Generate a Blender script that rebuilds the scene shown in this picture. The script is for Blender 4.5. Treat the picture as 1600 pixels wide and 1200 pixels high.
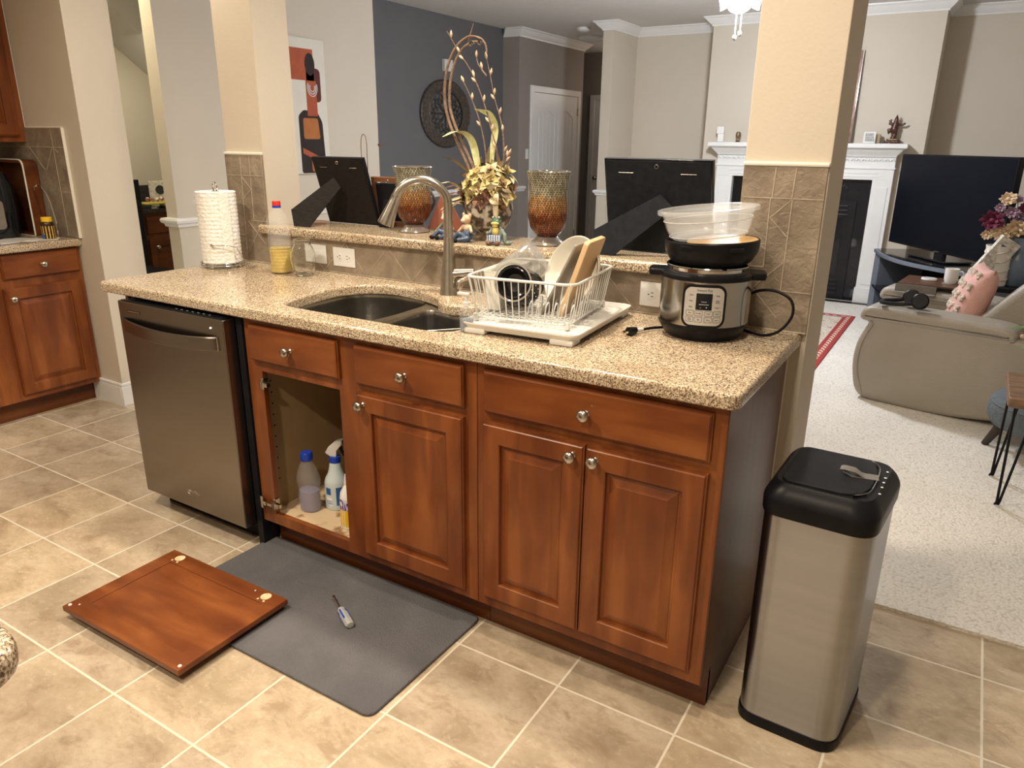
import bpy, bmesh, math, random
from mathutils import Vector, Matrix, Euler
from mathutils.geometry import tessellate_polygon
random.seed(7)
S = bpy.context.scene
for o in list(bpy.data.objects): bpy.data.objects.remove(o)
C = S.collection
PI = math.pi

# ------------------------------------------------ camera, world, lights, exposure
cam = bpy.data.cameras.new('camera'); camo = bpy.data.objects.new('camera', cam); C.objects.link(camo)
_r = Vector((0.85216056, 0.52317711, 0.01039673)); _u = Vector((-0.17242206, 0.26197456, 0.94954724)); _f = Vector((-0.49405771, 0.81095933, -0.31345166))
_m = Matrix((( _r.x, _u.x, -_f.x, 0.38899), (_r.y, _u.y, -_f.y, -1.58153), (_r.z, _u.z, -_f.z, 1.43760), (0, 0, 0, 1)))
camo.matrix_world = _m
cam.sensor_width = 36; cam.lens = 1147.325 / 1600 * 36; cam.clip_start = 0.02
S.camera = camo
S.view_settings.view_transform = 'Standard'; S.view_settings.look = 'None'
S.view_settings.exposure = 0.0; S.view_settings.gamma = 1; S.view_settings.use_curve_mapping = False
w = bpy.data.worlds.new('world'); S.world = w; w.use_nodes = True
w.node_tree.nodes['Background'].inputs[0].default_value = (0.9, 0.95, 1, 1)
w.node_tree.nodes['Background'].inputs[1].default_value = 0.025

def lamp(name, kind, loc, energy, color, size=0.1, aim=None, spread=None):
    d = bpy.data.lights.new(name, kind); d.energy = energy; d.color = color
    if kind == 'AREA':
        d.shape = 'DISK'; d.size = size
        if spread: d.spread = math.radians(spread)
    elif kind in ('POINT', 'SPOT'):
        d.shadow_soft_size = size
    o = bpy.data.objects.new(name, d); C.objects.link(o); o.location = loc
    if aim is not None:
        o.rotation_euler = (Vector(aim) - Vector(loc)).to_track_quat('-Z', 'Y').to_euler()
    return o
WARM = (1.0, 0.85, 0.66)
lamp('kitchen_downlight', 'AREA', (0.0, -0.27, 2.585), 16, WARM, 0.16, spread=150)
lamp('kitchen_downlight', 'AREA', (-0.95, 0.40, 2.585), 30, WARM, 0.16, spread=160)
lamp('kitchen_downlight', 'AREA', (-1.45, -1.15, 2.585), 44, WARM, 0.16, spread=165)
lamp('kitchen_downlight', 'AREA', (-0.3, -2.1, 2.585), 34, WARM, 0.16, spread=165)
lamp('kitchen_downlight', 'AREA', (-2.6, 0.42, 2.585), 11, WARM, 0.16, spread=165)  # extra unseen downlight, added so the stub wall's end outshines its front
lamp('kitchen_downlight', 'AREA', (-2.9, -1.3, 2.585), 11, WARM, 0.16, spread=165)
lamp('fan_lamp', 'POINT', (-1.17, 3.85, 2.26), 180, (0.92, 0.95, 1.0), 0.10)
lamp('living_lamp', 'POINT', (2.2, 4.3, 1.6), 7, (1.0, 0.93, 0.84), 0.18)
lamp('study_lamp_and_fill', 'AREA', (-4.25, 1.02, 2.56), 11, (1.0, 0.90, 0.64), 0.25)
lamp('study_lamp_and_fill', 'AREA', (-5.0, 2.0, 2.2), 9, (1.0, 0.92, 0.70), 0.3)  # unseen second light, added to brighten the study wall
lamp('hall_lamp', 'POINT', (-3.3, 7.9, 2.1), 5, (1.0, 0.8, 0.65), 0.1)

# ------------------------------------------------ materials
def _nt(name):
    m = bpy.data.materials.new(name); m.use_nodes = True
    nt = m.node_tree; return m, nt, nt.nodes['Principled BSDF']
def _n(nt, t, **kw):
    n = nt.nodes.new(t)
    for k, v in kw.items(): setattr(n, k, v)
    return n
def rgba(c): return (c[0], c[1], c[2], 1)
def pm(name, c1, c2=None, scale=8, rough=0.5, metal=0, bump=0.0, bscale=None, stretch=(1, 1, 1), detail=4, coat=0, trans=0, ior=1.45, sheen=0, spec=0.5, alpha=1, emis=None, estr=0, lo=0.35, hi=0.65, sss=0):
    """procedural: two colours blended by stretched noise, noise bump"""
    if c2 is None: c2 = tuple(x * 0.88 for x in c1)
    m, nt, b = _nt(name)
    tc = _n(nt, 'ShaderNodeTexCoord'); mp = _n(nt, 'ShaderNodeMapping'); mp.inputs['Scale'].default_value = stretch
    nt.links.new(tc.outputs['Object'], mp.inputs[0])
    nz = _n(nt, 'ShaderNodeTexNoise'); nz.inputs['Scale'].default_value = scale; nz.inputs['Detail'].default_value = detail
    nt.links.new(mp.outputs[0], nz.inputs['Vector'])
    cr = _n(nt, 'ShaderNodeValToRGB'); cr.color_ramp.elements[0].position = lo; cr.color_ramp.elements[1].position = hi
    cr.color_ramp.elements[0].color = rgba(c1); cr.color_ramp.elements[1].color = rgba(c2)
    nt.links.new(nz.outputs[0], cr.inputs[0]); nt.links.new(cr.outputs[0], b.inputs['Base Color'])
    b.inputs['Roughness'].default_value = rough; b.inputs['Metallic'].default_value = metal
    b.inputs['Coat Weight'].default_value = coat; b.inputs['Coat Roughness'].default_value = 0.15
    b.inputs['Transmission Weight'].default_value = trans; b.inputs['IOR'].default_value = ior
    b.inputs['Sheen Weight'].default_value = sheen; b.inputs['Specular IOR Level'].default_value = spec
    b.inputs['Alpha'].default_value = alpha
    if sss: b.inputs['Subsurface Weight'].default_value = sss; b.inputs['Subsurface Scale'].default_value = 0.02
    if emis: b.inputs['Emission Color'].default_value = rgba(emis); b.inputs['Emission Strength'].default_value = estr
    if bump:
        n2 = _n(nt, 'ShaderNodeTexNoise'); n2.inputs['Scale'].default_value = bscale or scale * 4; n2.inputs['Detail'].default_value = 3
        nt.links.new(mp.outputs[0], n2.inputs['Vector'])
        bp = _n(nt, 'ShaderNodeBump'); bp.inputs['Strength'].default_value = bump; bp.inputs['Distance'].default_value = 0.01
        nt.links.new(n2.outputs[0], bp.inputs['Height']); nt.links.new(bp.outputs[0], b.inputs['Normal'])
    return m
def brushed(m, an=0.85):
    nt = m.node_tree; b = nt.nodes['Principled BSDF']; t = nt.nodes.new('ShaderNodeTangent'); t.direction_type = 'RADIAL'; t.axis = 'Z'
    nt.links.new(t.outputs[0], b.inputs['Tangent']); b.inputs['Anisotropic'].default_value = an; b.inputs['Anisotropic Rotation'].default_value = 0.25; b.inputs['Roughness'].default_value = 0.30
    return m
def ramp(nt, src, stops, interp='LINEAR'):
    cr = _n(nt, 'ShaderNodeValToRGB'); e = cr.color_ramp.elements; cr.color_ramp.interpolation = interp
    while len(e) < len(stops): e.new(0.5)
    for i, (p, c) in enumerate(stops): e[i].position = p; e[i].color = rgba(c)
    nt.links.new(src, cr.inputs[0]); return cr.outputs[0]
def math_(nt, op, a, b=None, c=None):
    n = _n(nt, 'ShaderNodeMath', operation=op)
    for i, v in enumerate((a, b, c)):
        if v is None: continue
        if isinstance(v, (int, float)): n.inputs[i].default_value = v
        else: nt.links.new(v, n.inputs[i])
    return n.outputs[0]
def mixc(nt, f, a, b, mode='MIX'):
    n = _n(nt, 'ShaderNodeMix', data_type='RGBA', blend_type=mode)
    for i, v in ((0, f), (6, a), (7, b)):
        if isinstance(v, (int, float)): n.inputs[i].default_value = v
        elif isinstance(v, tuple): n.inputs[i].default_value = rgba(v)
        else: nt.links.new(v, n.inputs[i])
    return n.outputs[2]
def noise(nt, vec, scale, detail=4, dist=0, rgh=0.5):
    n = _n(nt, 'ShaderNodeTexNoise'); n.inputs['Scale'].default_value = scale; n.inputs['Detail'].default_value = detail; n.inputs['Distortion'].default_value = dist; n.inputs['Roughness'].default_value = rgh
    if vec is not None: nt.links.new(vec, n.inputs['Vector'])
    return n.outputs[0]
def bumpn(nt, h, b, strength=0.3, dist=0.01):
    bp = _n(nt, 'ShaderNodeBump'); bp.inputs['Strength'].default_value = strength; bp.inputs['Distance'].default_value = dist
    nt.links.new(h, bp.inputs['Height']); nt.links.new(bp.outputs[0], b.inputs['Normal'])

def granite_mat():
    m, nt, b = _nt('granite'); tc = _n(nt, 'ShaderNodeTexCoord').outputs['Object']
    n1 = noise(nt, tc, 260, 3, 0.2)
    c1 = ramp(nt, n1, [(0.30, (0.08, 0.05, 0.038)), (0.40, (0.22, 0.16, 0.11)), (0.47, (0.42, 0.335, 0.235)), (0.56, (0.62, 0.52, 0.375)), (0.68, (0.84, 0.76, 0.61))])
    n2 = noise(nt, tc, 170, 2, 0.4)
    f2 = ramp(nt, n2, [(0.35, (0.95, 0.95, 0.95)), (0.41, (0, 0, 0))])
    c2 = mixc(nt, f2, c1, (0.10, 0.062, 0.055))
    n3 = noise(nt, tc, 5, 3)
    c3 = mixc(nt, ramp(nt, n3, [(0.35, (0, 0, 0)), (0.7, (0.35, 0.35, 0.35))]), c2, (0.62, 0.46, 0.28), 'MULTIPLY')
    nt.links.new(c3, b.inputs['Base Color']); b.inputs['Roughness'].default_value = 0.16
    bumpn(nt, n1, b, 0.04, 0.002)
    return m
def wood_mat(name='cherry_wood', ax='Z', tint=1.0, rough=0.33):
    m, nt, b = _nt(name); tc = _n(nt, 'ShaderNodeTexCoord').outputs['Object']
    mp = _n(nt, 'ShaderNodeMapping'); nt.links.new(tc, mp.inputs[0])
    mp.inputs['Scale'].default_value = {'Z': (5, 5, 0.9), 'X': (0.9, 5, 5), 'Y': (5, 0.9, 5)}[ax]
    n1 = noise(nt, mp.outputs[0], 2.6, 7, 0.4)
    c1 = ramp(nt, n1, [(0.28, (0.120 * tint, 0.031 * tint, 0.009 * tint)), (0.5, (0.200 * tint, 0.058 * tint, 0.015 * tint)), (0.72, (0.310 * tint, 0.105 * tint, 0.028 * tint))])
    n2 = noise(nt, tc, 6.5, 3)
    c2 = mixc(nt, ramp(nt, n2, [(0.3, (0, 0, 0)), (0.75, (0.55, 0.55, 0.55))]), c1, (0.62, 0.50, 0.44), 'MULTIPLY')
    nt.links.new(c2, b.inputs['Base Color']); b.inputs['Roughness'].default_value = rough; b.inputs['Specular IOR Level'].default_value = 0.35
    b.inputs['Coat Weight'].default_value = 0.12; b.inputs['Coat Roughness'].default_value = 0.22
    n3 = noise(nt, mp.outputs[0], 14, 4)
    bumpn(nt, n3, b, 0.06, 0.002)
    return m
TS, TX, TY = 0.33605, -1.71138, 0.25949
def floor_mat():
    m, nt, b = _nt('floor_tile'); tc = _n(nt, 'ShaderNodeTexCoord').outputs['Object']
    sp = _n(nt, 'ShaderNodeSeparateXYZ'); nt.links.new(tc, sp.inputs[0])
    u = math_(nt, 'DIVIDE', math_(nt, 'SUBTRACT', sp.outputs[0], TX), TS)
    v = math_(nt, 'DIVIDE', math_(nt, 'SUBTRACT', sp.outputs[1], TY), TS)
    def edge(t):
        f = math_(nt, 'FRACT', t); return math_(nt, 'MINIMUM', f, math_(nt, 'SUBTRACT', 1.0, f))
    e = math_(nt, 'MINIMUM', edge(u), edge(v))
    wob = math_(nt, 'MULTIPLY', math_(nt, 'SUBTRACT', noise(nt, tc, 60, 2), 0.5), 0.005)
    mask = ramp(nt, math_(nt, 'ADD', e, wob), [(0.0075, (1, 1, 1)), (0.0110, (0, 0, 0))])
    cmb = _n(nt, 'ShaderNodeCombineXYZ'); nt.links.new(math_(nt, 'FLOOR', u), cmb.inputs[0]); nt.links.new(math_(nt, 'FLOOR', v), cmb.inputs[1])
    wn = _n(nt, 'ShaderNodeTexWhiteNoise'); nt.links.new(cmb.outputs[0], wn.inputs['Vector'])
    # each tile has its own patch of stone pattern
    off = _n(nt, 'ShaderNodeVectorMath', operation='SCALE'); nt.links.new(wn.outputs['Color'], off.inputs[0]); off.inputs['Scale'].default_value = 7.0
    ad = _n(nt, 'ShaderNodeVectorMath', operation='ADD'); nt.links.new(tc, ad.inputs[0]); nt.links.new(off.outputs[0], ad.inputs[1])
    mp = _n(nt, 'ShaderNodeMapping'); mp.inputs['Scale'].default_value = (1.0, 1.5, 1); mp.inputs['Rotation'].default_value = (0, 0, 0.5); nt.links.new(ad.outputs[0], mp.inputs[0])
    n1 = noise(nt, mp.outputs[0], 4.5, 11, 0.35, 0.62)
    base = ramp(nt, n1, [(0.25, (0.34, 0.265, 0.18)), (0.42, (0.44, 0.355, 0.25)), (0.55, (0.53, 0.435, 0.315)), (0.72, (0.62, 0.53, 0.40))])
    n2 = noise(nt, mp.outputs[0], 9, 12, 0.5, 0.68)
    vein = ramp(nt, n2, [(0.36, (0.60, 0.60, 0.60)), (0.47, (0, 0, 0))])
    base = mixc(nt, vein, base, (0.30, 0.215, 0.14))
    n4 = noise(nt, mp.outputs[0], 38, 8, 0.4, 0.7)
    base = mixc(nt, ramp(nt, n4, [(0.40, (0.42, 0.42, 0.42)), (0.50, (0, 0, 0))]), base, (0.40, 0.31, 0.21))
    base = mixc(nt, ramp(nt, n4, [(0.55, (0, 0, 0)), (0.68, (0.4, 0.4, 0.4))]), base, (0.70, 0.62, 0.49))
    tone = ramp(nt, wn.outputs['Value'], [(0, (0.86, 0.86, 0.88)), (1, (1.06, 1.04, 1.0))])
    base = mixc(nt, 1.0, base, tone, 'MULTIPLY')
    col = mixc(nt, mask, base, (0.68, 0.62, 0.51))
    nt.links.new(col, b.inputs['Base Color'])
    nt.links.new(ramp(nt, mask, [(0, (0.30, 0.30, 0.30)), (1, (0.8, 0.8, 0.8))]), b.inputs['Roughness'])
    h = math_(nt, 'SUBTRACT', math_(nt, 'MULTIPLY', n2, 0.25), mask)
    bumpn(nt, h, b, 0.22, 0.004)
    return m
def carpet_mat():
    m, nt, b = _nt('carpet'); tc = _n(nt, 'ShaderNodeTexCoord').outputs['Object']
    vo = _n(nt, 'ShaderNodeTexVoronoi'); vo.inputs['Scale'].default_value = 95; nt.links.new(tc, vo.inputs['Vector'])
    col = ramp(nt, vo.outputs['Distance'], [(0.0, (0.86, 0.82, 0.76)), (0.55, (0.80, 0.76, 0.70)), (0.9, (0.60, 0.57, 0.51))])
    n = noise(nt, tc, 3, 3)
    col = mixc(nt, ramp(nt, n, [(0.3, (0, 0, 0)), (0.8, (0.25, 0.25, 0.25))]), col, (0.5, 0.46, 0.4))
    nt.links.new(col, b.inputs['Base Color']); b.inputs['Roughness'].default_value = 0.95; b.inputs['Specular IOR Level'].default_value = 0.1
    bumpn(nt, math_(nt, 'SUBTRACT', 1.0, vo.outputs['Distance']), b, 0.5, 0.006)
    return m
def splash_mat():
    m, nt, b = _nt('splash_tile'); tc = _n(nt, 'ShaderNodeTexCoord').outputs['Object']
    n1 = noise(nt, tc, 9, 6, 0.6); n2 = noise(nt, tc, 45, 4, 1.0)
    base = ramp(nt, n1, [(0.3, (0.19, 0.15, 0.112)), (0.5, (0.275, 0.225, 0.17)), (0.7, (0.38, 0.315, 0.245))])
    base = mixc(nt, ramp(nt, n2, [(0.38, (0.5, 0.5, 0.5)), (0.5, (0, 0, 0))]), base, (0.235, 0.185, 0.135))
    nt.links.new(base, b.inputs['Base Color']); b.inputs['Roughness'].default_value = 0.42
    bumpn(nt, n2, b, 0.5, 0.006); return m
def mosaic_mat():
    """mirror-glass mosaic vase: slanting rows of chips, silver top, amber middle, red foot"""
    m, nt, b = _nt('mosaic_glass'); tc = _n(nt, 'ShaderNodeTexCoord').outputs['Object']
    sp = _n(nt, 'ShaderNodeSeparateXYZ'); nt.links.new(tc, sp.inputs[0])
    ang = math_(nt, 'ARCTAN2', sp.outputs[1], sp.outputs[0]); z = sp.outputs[2]
    cmb = _n(nt, 'ShaderNodeCombineXYZ')
    nt.links.new(math_(nt, 'ADD', math_(nt, 'MULTIPLY', z, 1.0), math_(nt, 'MULTIPLY', ang, 0.0)), cmb.inputs[0])
    nt.links.new(math_(nt, 'ADD', math_(nt, 'MULTIPLY', ang, 0.0955), math_(nt, 'MULTIPLY', z, 0.25)), cmb.inputs[1])
    br = _n(nt, 'ShaderNodeTexBrick'); nt.links.new(cmb.outputs[0], br.inputs['Vector'])
    br.inputs['Scale'].default_value = 1; br.inputs['Brick Width'].default_value = 0.0150; br.inputs['Row Height'].default_value = 0.0075
    br.inputs['Mortar Size'].default_value = 0.0011; br.inputs['Color1'].default_value = (1, 1, 1, 1); br.inputs['Color2'].default_value = (0.45, 0.45, 0.45, 1); br.inputs['Mortar'].default_value = (0.02, 0.015, 0.01, 1)
    tone = ramp(nt, math_(nt, 'ADD', math_(nt, 'MULTIPLY', z, 4.0), math_(nt, 'MULTIPLY', math_(nt, 'SUBTRACT', noise(nt, tc, 30, 2), 0.5), 0.25)), [(0.16, (0.20, 0.06, 0.03)), (0.40, (0.30, 0.095, 0.035)), (0.46, (0.55, 0.25, 0.10)), (0.64, (0.62, 0.37, 0.17)), (0.74, (0.55, 0.52, 0.37)), (1.0, (0.62, 0.60, 0.48))])
    col = mixc(nt, 1.0, tone, br.outputs['Color'], 'MULTIPLY')
    nt.links.new(col, b.inputs['Base Color']); b.inputs['Metallic'].default_value = 0.35; b.inputs['Roughness'].default_value = 0.2
    bumpn(nt, br.outputs['Fac'], b, -0.5, 0.003); return m
def check_mat():
    m, nt, b = _nt('checked_cloth'); tc = _n(nt, 'ShaderNodeTexCoord').outputs['Object']
    sp = _n(nt, 'ShaderNodeSeparateXYZ'); nt.links.new(tc, sp.inputs[0])
    f = math_(nt, 'FRACT', math_(nt, 'MULTIPLY', sp.outputs[0], 110)); g = math_(nt, 'FRACT', math_(nt, 'MULTIPLY', sp.outputs[2], 110))
    a = mixc(nt, math_(nt, 'GREATER_THAN', f, 0.5), (0.75, 0.77, 0.8), (0.10, 0.16, 0.34))
    c = mixc(nt, math_(nt, 'MULTIPLY', math_(nt, 'GREATER_THAN', g, 0.6), 0.45), a, (0.2, 0.3, 0.5))
    nt.links.new(c, b.inputs['Base Color']); b.inputs['Roughness'].default_value = 0.6; return m
def rug_mat():
    m, nt, b = _nt('red_rug'); tc = _n(nt, 'ShaderNodeTexCoord').outputs['Generated']
    sp = _n(nt, 'ShaderNodeSeparateXYZ'); nt.links.new(tc, sp.inputs[0])
    d = math_(nt, 'MINIMUM', math_(nt, 'MULTIPLY', math_(nt, 'SUBTRACT', 1.0, sp.outputs[0]), 1.45), math_(nt, 'MULTIPLY', math_(nt, 'MINIMUM', sp.outputs[1], math_(nt, 'SUBTRACT', 1.0, sp.outputs[1])), 2.1))
    ob = _n(nt, 'ShaderNodeTexCoord').outputs['Object']
    pat = noise(nt, ob, 26, 2, 2.0)
    field = ramp(nt, pat, [(0.34, (0.30, 0.04, 0.03)), (0.39, (0.62, 0.55, 0.45)), (0.6, (0.66, 0.60, 0.50)), (0.66, (0.20, 0.18, 0.17))])
    ck = _n(nt, 'ShaderNodeTexChecker'); ck.inputs['Scale'].default_value = 30; ck.inputs['Color1'].default_value = (0.7, 0.6, 0.5, 1); ck.inputs['Color2'].default_value = (0.35, 0.03, 0.03, 1); nt.links.new(ob, ck.inputs[0])
    zone = ramp(nt, d, [(0.0, (0, 0, 0)), (0.022, (0.5, 0.5, 0.5)), (0.9, (1, 1, 1))], 'CONSTANT')
    c1 = mixc(nt, math_(nt, 'GREATER_THAN', zone, 0.3), (0.33, 0.035, 0.03), ck.outputs[0])
    c2 = mixc(nt, math_(nt, 'GREATER_THAN', d, 0.045), c1, (0.33, 0.035, 0.03))
    c3 = mixc(nt, math_(nt, 'GREATER_THAN', d, 0.066), c2, field)
    nt.links.new(c3, b.inputs['Base Color']); b.inputs['Roughness'].default_value = 0.95; return m

M = {}
M['granite'] = granite_mat(); M['wood'] = wood_mat(); M['woodx'] = wood_mat('cherry_wood_across', 'X'); M['woody'] = wood_mat('cherry_wood_side', 'Y', 0.9)
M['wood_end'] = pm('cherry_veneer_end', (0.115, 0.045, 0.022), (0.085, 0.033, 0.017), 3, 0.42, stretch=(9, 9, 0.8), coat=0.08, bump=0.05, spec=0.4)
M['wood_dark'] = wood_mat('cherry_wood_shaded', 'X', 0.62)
M['floor'] = floor_mat(); M['carpet'] = carpet_mat(); M['splash'] = splash_mat()
M['grout'] = pm('tile_grout', (0.55, 0.48, 0.38), (0.40, 0.335, 0.25), 30, 0.85)
M['paint'] = pm('wall_paint', (0.61, 0.55, 0.46), (0.595, 0.535, 0.445), 3, 0.62, bump=0.05, bscale=90)
M['bluepaint'] = pm('slate_wall_paint', (0.132, 0.131, 0.139), (0.125, 0.124, 0.132), 3, 0.6, bump=0.05, bscale=90)
M['brownpaint'] = pm('hall_wall_paint', (0.30, 0.268, 0.24), (0.285, 0.255, 0.23), 3, 0.65)
M['ceil'] = pm('ceiling_paint', (0.66, 0.65, 0.63), (0.64, 0.63, 0.61), 6, 0.85, bump=0.05, bscale=120)
M['trim'] = pm('white_trim', (0.80, 0.80, 0.79), (0.77, 0.77, 0.76), 5, 0.35)
M['steel'] = pm('brushed_steel', (0.60, 0.58, 0.55), (0.50, 0.48, 0.46), 60, 0.24, 1, bump=0.03, bscale=300, stretch=(0.05, 0.05, 1))
M['steel_can'] = pm('bin_steel', (0.37, 0.375, 0.39), (0.345, 0.35, 0.365), 40, 0.32, 1, bump=0.02, bscale=300, stretch=(0.05, 0.05, 1))
M['potsteel'] = pm('polished_steel', (0.46, 0.445, 0.42), (0.43, 0.415, 0.39), 10, 0.13, 1)
M['dw'] = pm('dark_stainless', (0.25, 0.225, 0.205), (0.24, 0.215, 0.196), 50, 0.27, 1, bump=0.02, bscale=250, stretch=(0.04, 0.04, 1))
M['sink'] = pm('sink_steel', (0.42, 0.41, 0.39), (0.34, 0.33, 0.31), 30, 0.26, 1, bump=0.02, bscale=200, stretch=(1, 0.05, 1))
M['nickel'] = pm('brushed_nickel', (0.52, 0.49, 0.44), (0.45, 0.42, 0.38), 40, 0.24, 1)
M['chrome'] = pm('chrome', (0.75, 0.75, 0.75), (0.68, 0.68, 0.68), 10, 0.08, 1)
M['black'] = pm('black_plastic', (0.007, 0.007, 0.009), (0.010, 0.010, 0.012), 20, 0.34, spec=0.16)
M['blackmatte'] = pm('black_matte', (0.010, 0.010, 0.012), (0.014, 0.014, 0.017), 30, 0.5, spec=0.15)
M['frameback'] = pm('black_backing_board', (0.014, 0.0125, 0.012), (0.022, 0.020, 0.018), 40, 0.65, spec=0.12, stretch=(1, 1, 6))
M['framebackblue'] = pm('blue_black_backing_board', (0.013, 0.015, 0.020), (0.018, 0.021, 0.026), 40, 0.7, spec=0.1)
M['gloss'] = pm('black_gloss', (0.006, 0.007, 0.010), (0.008, 0.009, 0.012), 10, 0.08)
M['tvscreen'] = pm('tv_screen', (0.003, 0.004, 0.008), (0.004, 0.005, 0.009), 2, 0.35, spec=0.12)
M['cabin'] = pm('cabinet_lining', (0.42, 0.29, 0.15), (0.38, 0.26, 0.135), 6, 0.55)
M['cabfloor'] = pm('water_stained_lining', (0.68, 0.52, 0.33), (0.30, 0.17, 0.08), 14, 0.6, detail=7, lo=0.52, hi=0.62)
M['mat'] = pm('grey_mat', (0.105, 0.104, 0.114), (0.145, 0.142, 0.152), 4, 0.92, bump=0.6, bscale=230, detail=6)
M['white'] = pm('white_plastic', (0.70, 0.69, 0.665), (0.66, 0.65, 0.625), 12, 0.35)
M['wire'] = pm('white_coated_wire', (0.68, 0.68, 0.66), (0.62, 0.62, 0.60), 30, 0.3)
M['cream'] = pm('cream_plastic', (0.78, 0.76, 0.68), (0.74, 0.72, 0.64), 10, 0.35)
M['outlet'] = pm('outlet_plastic', (0.80, 0.81, 0.82), (0.77, 0.78, 0.79), 10, 0.4)
M['paper'] = pm('paper_towel', (0.88, 0.87, 0.84), (0.82, 0.81, 0.78), 70, 0.9, bump=0.7, bscale=70)
M['glass'] = pm('clear_glass', (0.97, 0.98, 0.97), (0.95, 0.96, 0.95), 4, 0.03, trans=1, ior=1.42)
M['smokeglass'] = pm('smoky_glass_foot', (0.42, 0.38, 0.34), (0.30, 0.27, 0.24), 20, 0.12, 0.6)
M['pet'] = pm('clear_plastic', (0.85, 0.87, 0.88), (0.80, 0.82, 0.84), 4, 0.04, alpha=0.13, spec=1.0)
M['glassy'] = pm('thick_clear_glass', (0.66, 0.67, 0.65), (0.64, 0.65, 0.63), 4, 0.05, 0.6, alpha=0.30, spec=1.0)
M['frost'] = pm('translucent_plastic', (0.82, 0.85, 0.88), (0.78, 0.81, 0.84), 6, 0.15, alpha=0.26)
M['oil'] = pm('cooking_oil', (0.62, 0.45, 0.035), (0.50, 0.34, 0.02), 25, 0.12, alpha=0.88)
M['soapliq'] = pm('blue_dish_soap', (0.45, 0.52, 0.62), (0.40, 0.48, 0.6), 5, 0.1, trans=0.7, ior=1.1)
M['purple'] = pm('lilac_liquid', (0.36, 0.34, 0.46), (0.28, 0.26, 0.38), 12, 0.12, alpha=0.75)
M['spray'] = pm('milky_plastic', (0.62, 0.72, 0.74), (0.56, 0.66, 0.70), 5, 0.3, sss=0.1)
M['bluecap'] = pm('blue_plastic', (0.015, 0.06, 0.48), (0.012, 0.05, 0.42), 5, 0.3)
M['redcap'] = pm('red_plastic', (0.62, 0.04, 0.03), (0.55, 0.035, 0.03), 5, 0.35)
M['label'] = pm('blue_label', (0.02, 0.10, 0.32), (0.03, 0.13, 0.38), 40, 0.4)
M['labelw'] = pm('white_label', (0.85, 0.86, 0.9), (0.35, 0.42, 0.62), 60, 0.4, stretch=(0.3, 0.3, 3), lo=0.5, hi=0.55)
M['yellow'] = pm('yellow_plastic', (0.85, 0.55, 0.03), (0.8, 0.5, 0.03), 8, 0.35)
M['amber'] = pm('dark_amber_glass', (0.05, 0.02, 0.008), (0.035, 0.015, 0.006), 8, 0.1)
M['vitlabel'] = pm('yellow_label', (0.78, 0.55, 0.14), (0.62, 0.30, 0.12), 90, 0.4, lo=0.50, hi=0.62, stretch=(.4, .4, 1.6))
M['board'] = pm('pale_wood_board', (0.70, 0.50, 0.29), (0.60, 0.40, 0.21), 8, 0.5, stretch=(8, 8, 0.7))
M['greyboard'] = pm('grey_board', (0.30, 0.27, 0.23), (0.26, 0.235, 0.2), 20, 0.45)
M['bowlm'] = pm('cream_ceramic', (0.78, 0.75, 0.66), (0.74, 0.71, 0.62), 6, 0.18, coat=0.4)
M['enamel'] = pm('black_enamel', (0.008, 0.008, 0.009), (0.012, 0.012, 0.013), 8, 0.1, coat=0.5)
M['ashwood'] = pm('walnut_frame', (0.20, 0.085, 0.035), (0.14, 0.055, 0.022), 5, 0.4, stretch=(6, 6, 1))
M['terracotta'] = pm('terracotta_card', (0.36, 0.13, 0.09), (0.33, 0.115, 0.08), 5, 0.6)
M['mosaic'] = mosaic_mat(); M['check'] = check_mat(); M['rug'] = rug_mat()
M['potm'] = pm('mottled_pot', (0.50, 0.45, 0.37), (0.09, 0.06, 0.045), 42, 0.4, detail=5, lo=0.44, hi=0.56, bump=0.4, bscale=40)
M['potfoot'] = pm('brown_pot_foot', (0.30, 0.24, 0.17), (0.12, 0.08, 0.05), 30, 0.4)
M['petal'] = pm('cream_green_petal', (0.58, 0.49, 0.22), (0.36, 0.28, 0.11), 14, 0.6, sheen=0.2)
M['petal2'] = pm('pale_petal', (0.62, 0.54, 0.36), (0.40, 0.30, 0.17), 14, 0.6)
M['petal3'] = pm('brown_petal', (0.20, 0.10, 0.06), (0.13, 0.06, 0.04), 14, 0.7)
M['leafm'] = pm('glittered_leaf', (0.52, 0.56, 0.24), (0.68, 0.68, 0.42), 60, 0.5)
M['leafd'] = pm('dull_leaf', (0.22, 0.17, 0.10), (0.14, 0.105, 0.06), 18, 0.6)
M['vine'] = pm('brown_vine', (0.22, 0.14, 0.09), (0.13, 0.08, 0.05), 40, 0.6, bump=0.4)
M['bud'] = pm('cream_bud', (0.56, 0.42, 0.30), (0.40, 0.28, 0.19), 40, 0.6)
M['denim'] = pm('blue_glaze', (0.06, 0.10, 0.17), (0.035, 0.06, 0.11), 60, 0.35)
M['pig'] = pm('pale_pink_glaze', (0.78, 0.60, 0.42), (0.68, 0.48, 0.32), 30, 0.35)
M['frog'] = pm('green_glaze', (0.07, 0.16, 0.10), (0.04, 0.10, 0.07), 40, 0.35)
M['frogbelly'] = pm('yellow_glaze', (0.75, 0.62, 0.18), (0.62, 0.42, 0.14), 40, 0.35)
M['shoe'] = pm('brown_glaze', (0.17, 0.08, 0.05), (0.10, 0.05, 0.03), 40, 0.35)
M['greyglaze'] = pm('grey_green_glaze', (0.20, 0.26, 0.22), (0.13, 0.17, 0.15), 40, 0.4)
M['canvas'] = pm('art_canvas', (0.72, 0.69, 0.62), (0.69, 0.66, 0.59), 10, 0.8)
M['artred'] = pm('art_rust', (0.42, 0.10, 0.045), (0.36, 0.08, 0.035), 12, 0.8)
M['artmar'] = pm('art_maroon', (0.12, 0.028, 0.024), (0.09, 0.02, 0.018), 12, 0.8)
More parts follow.
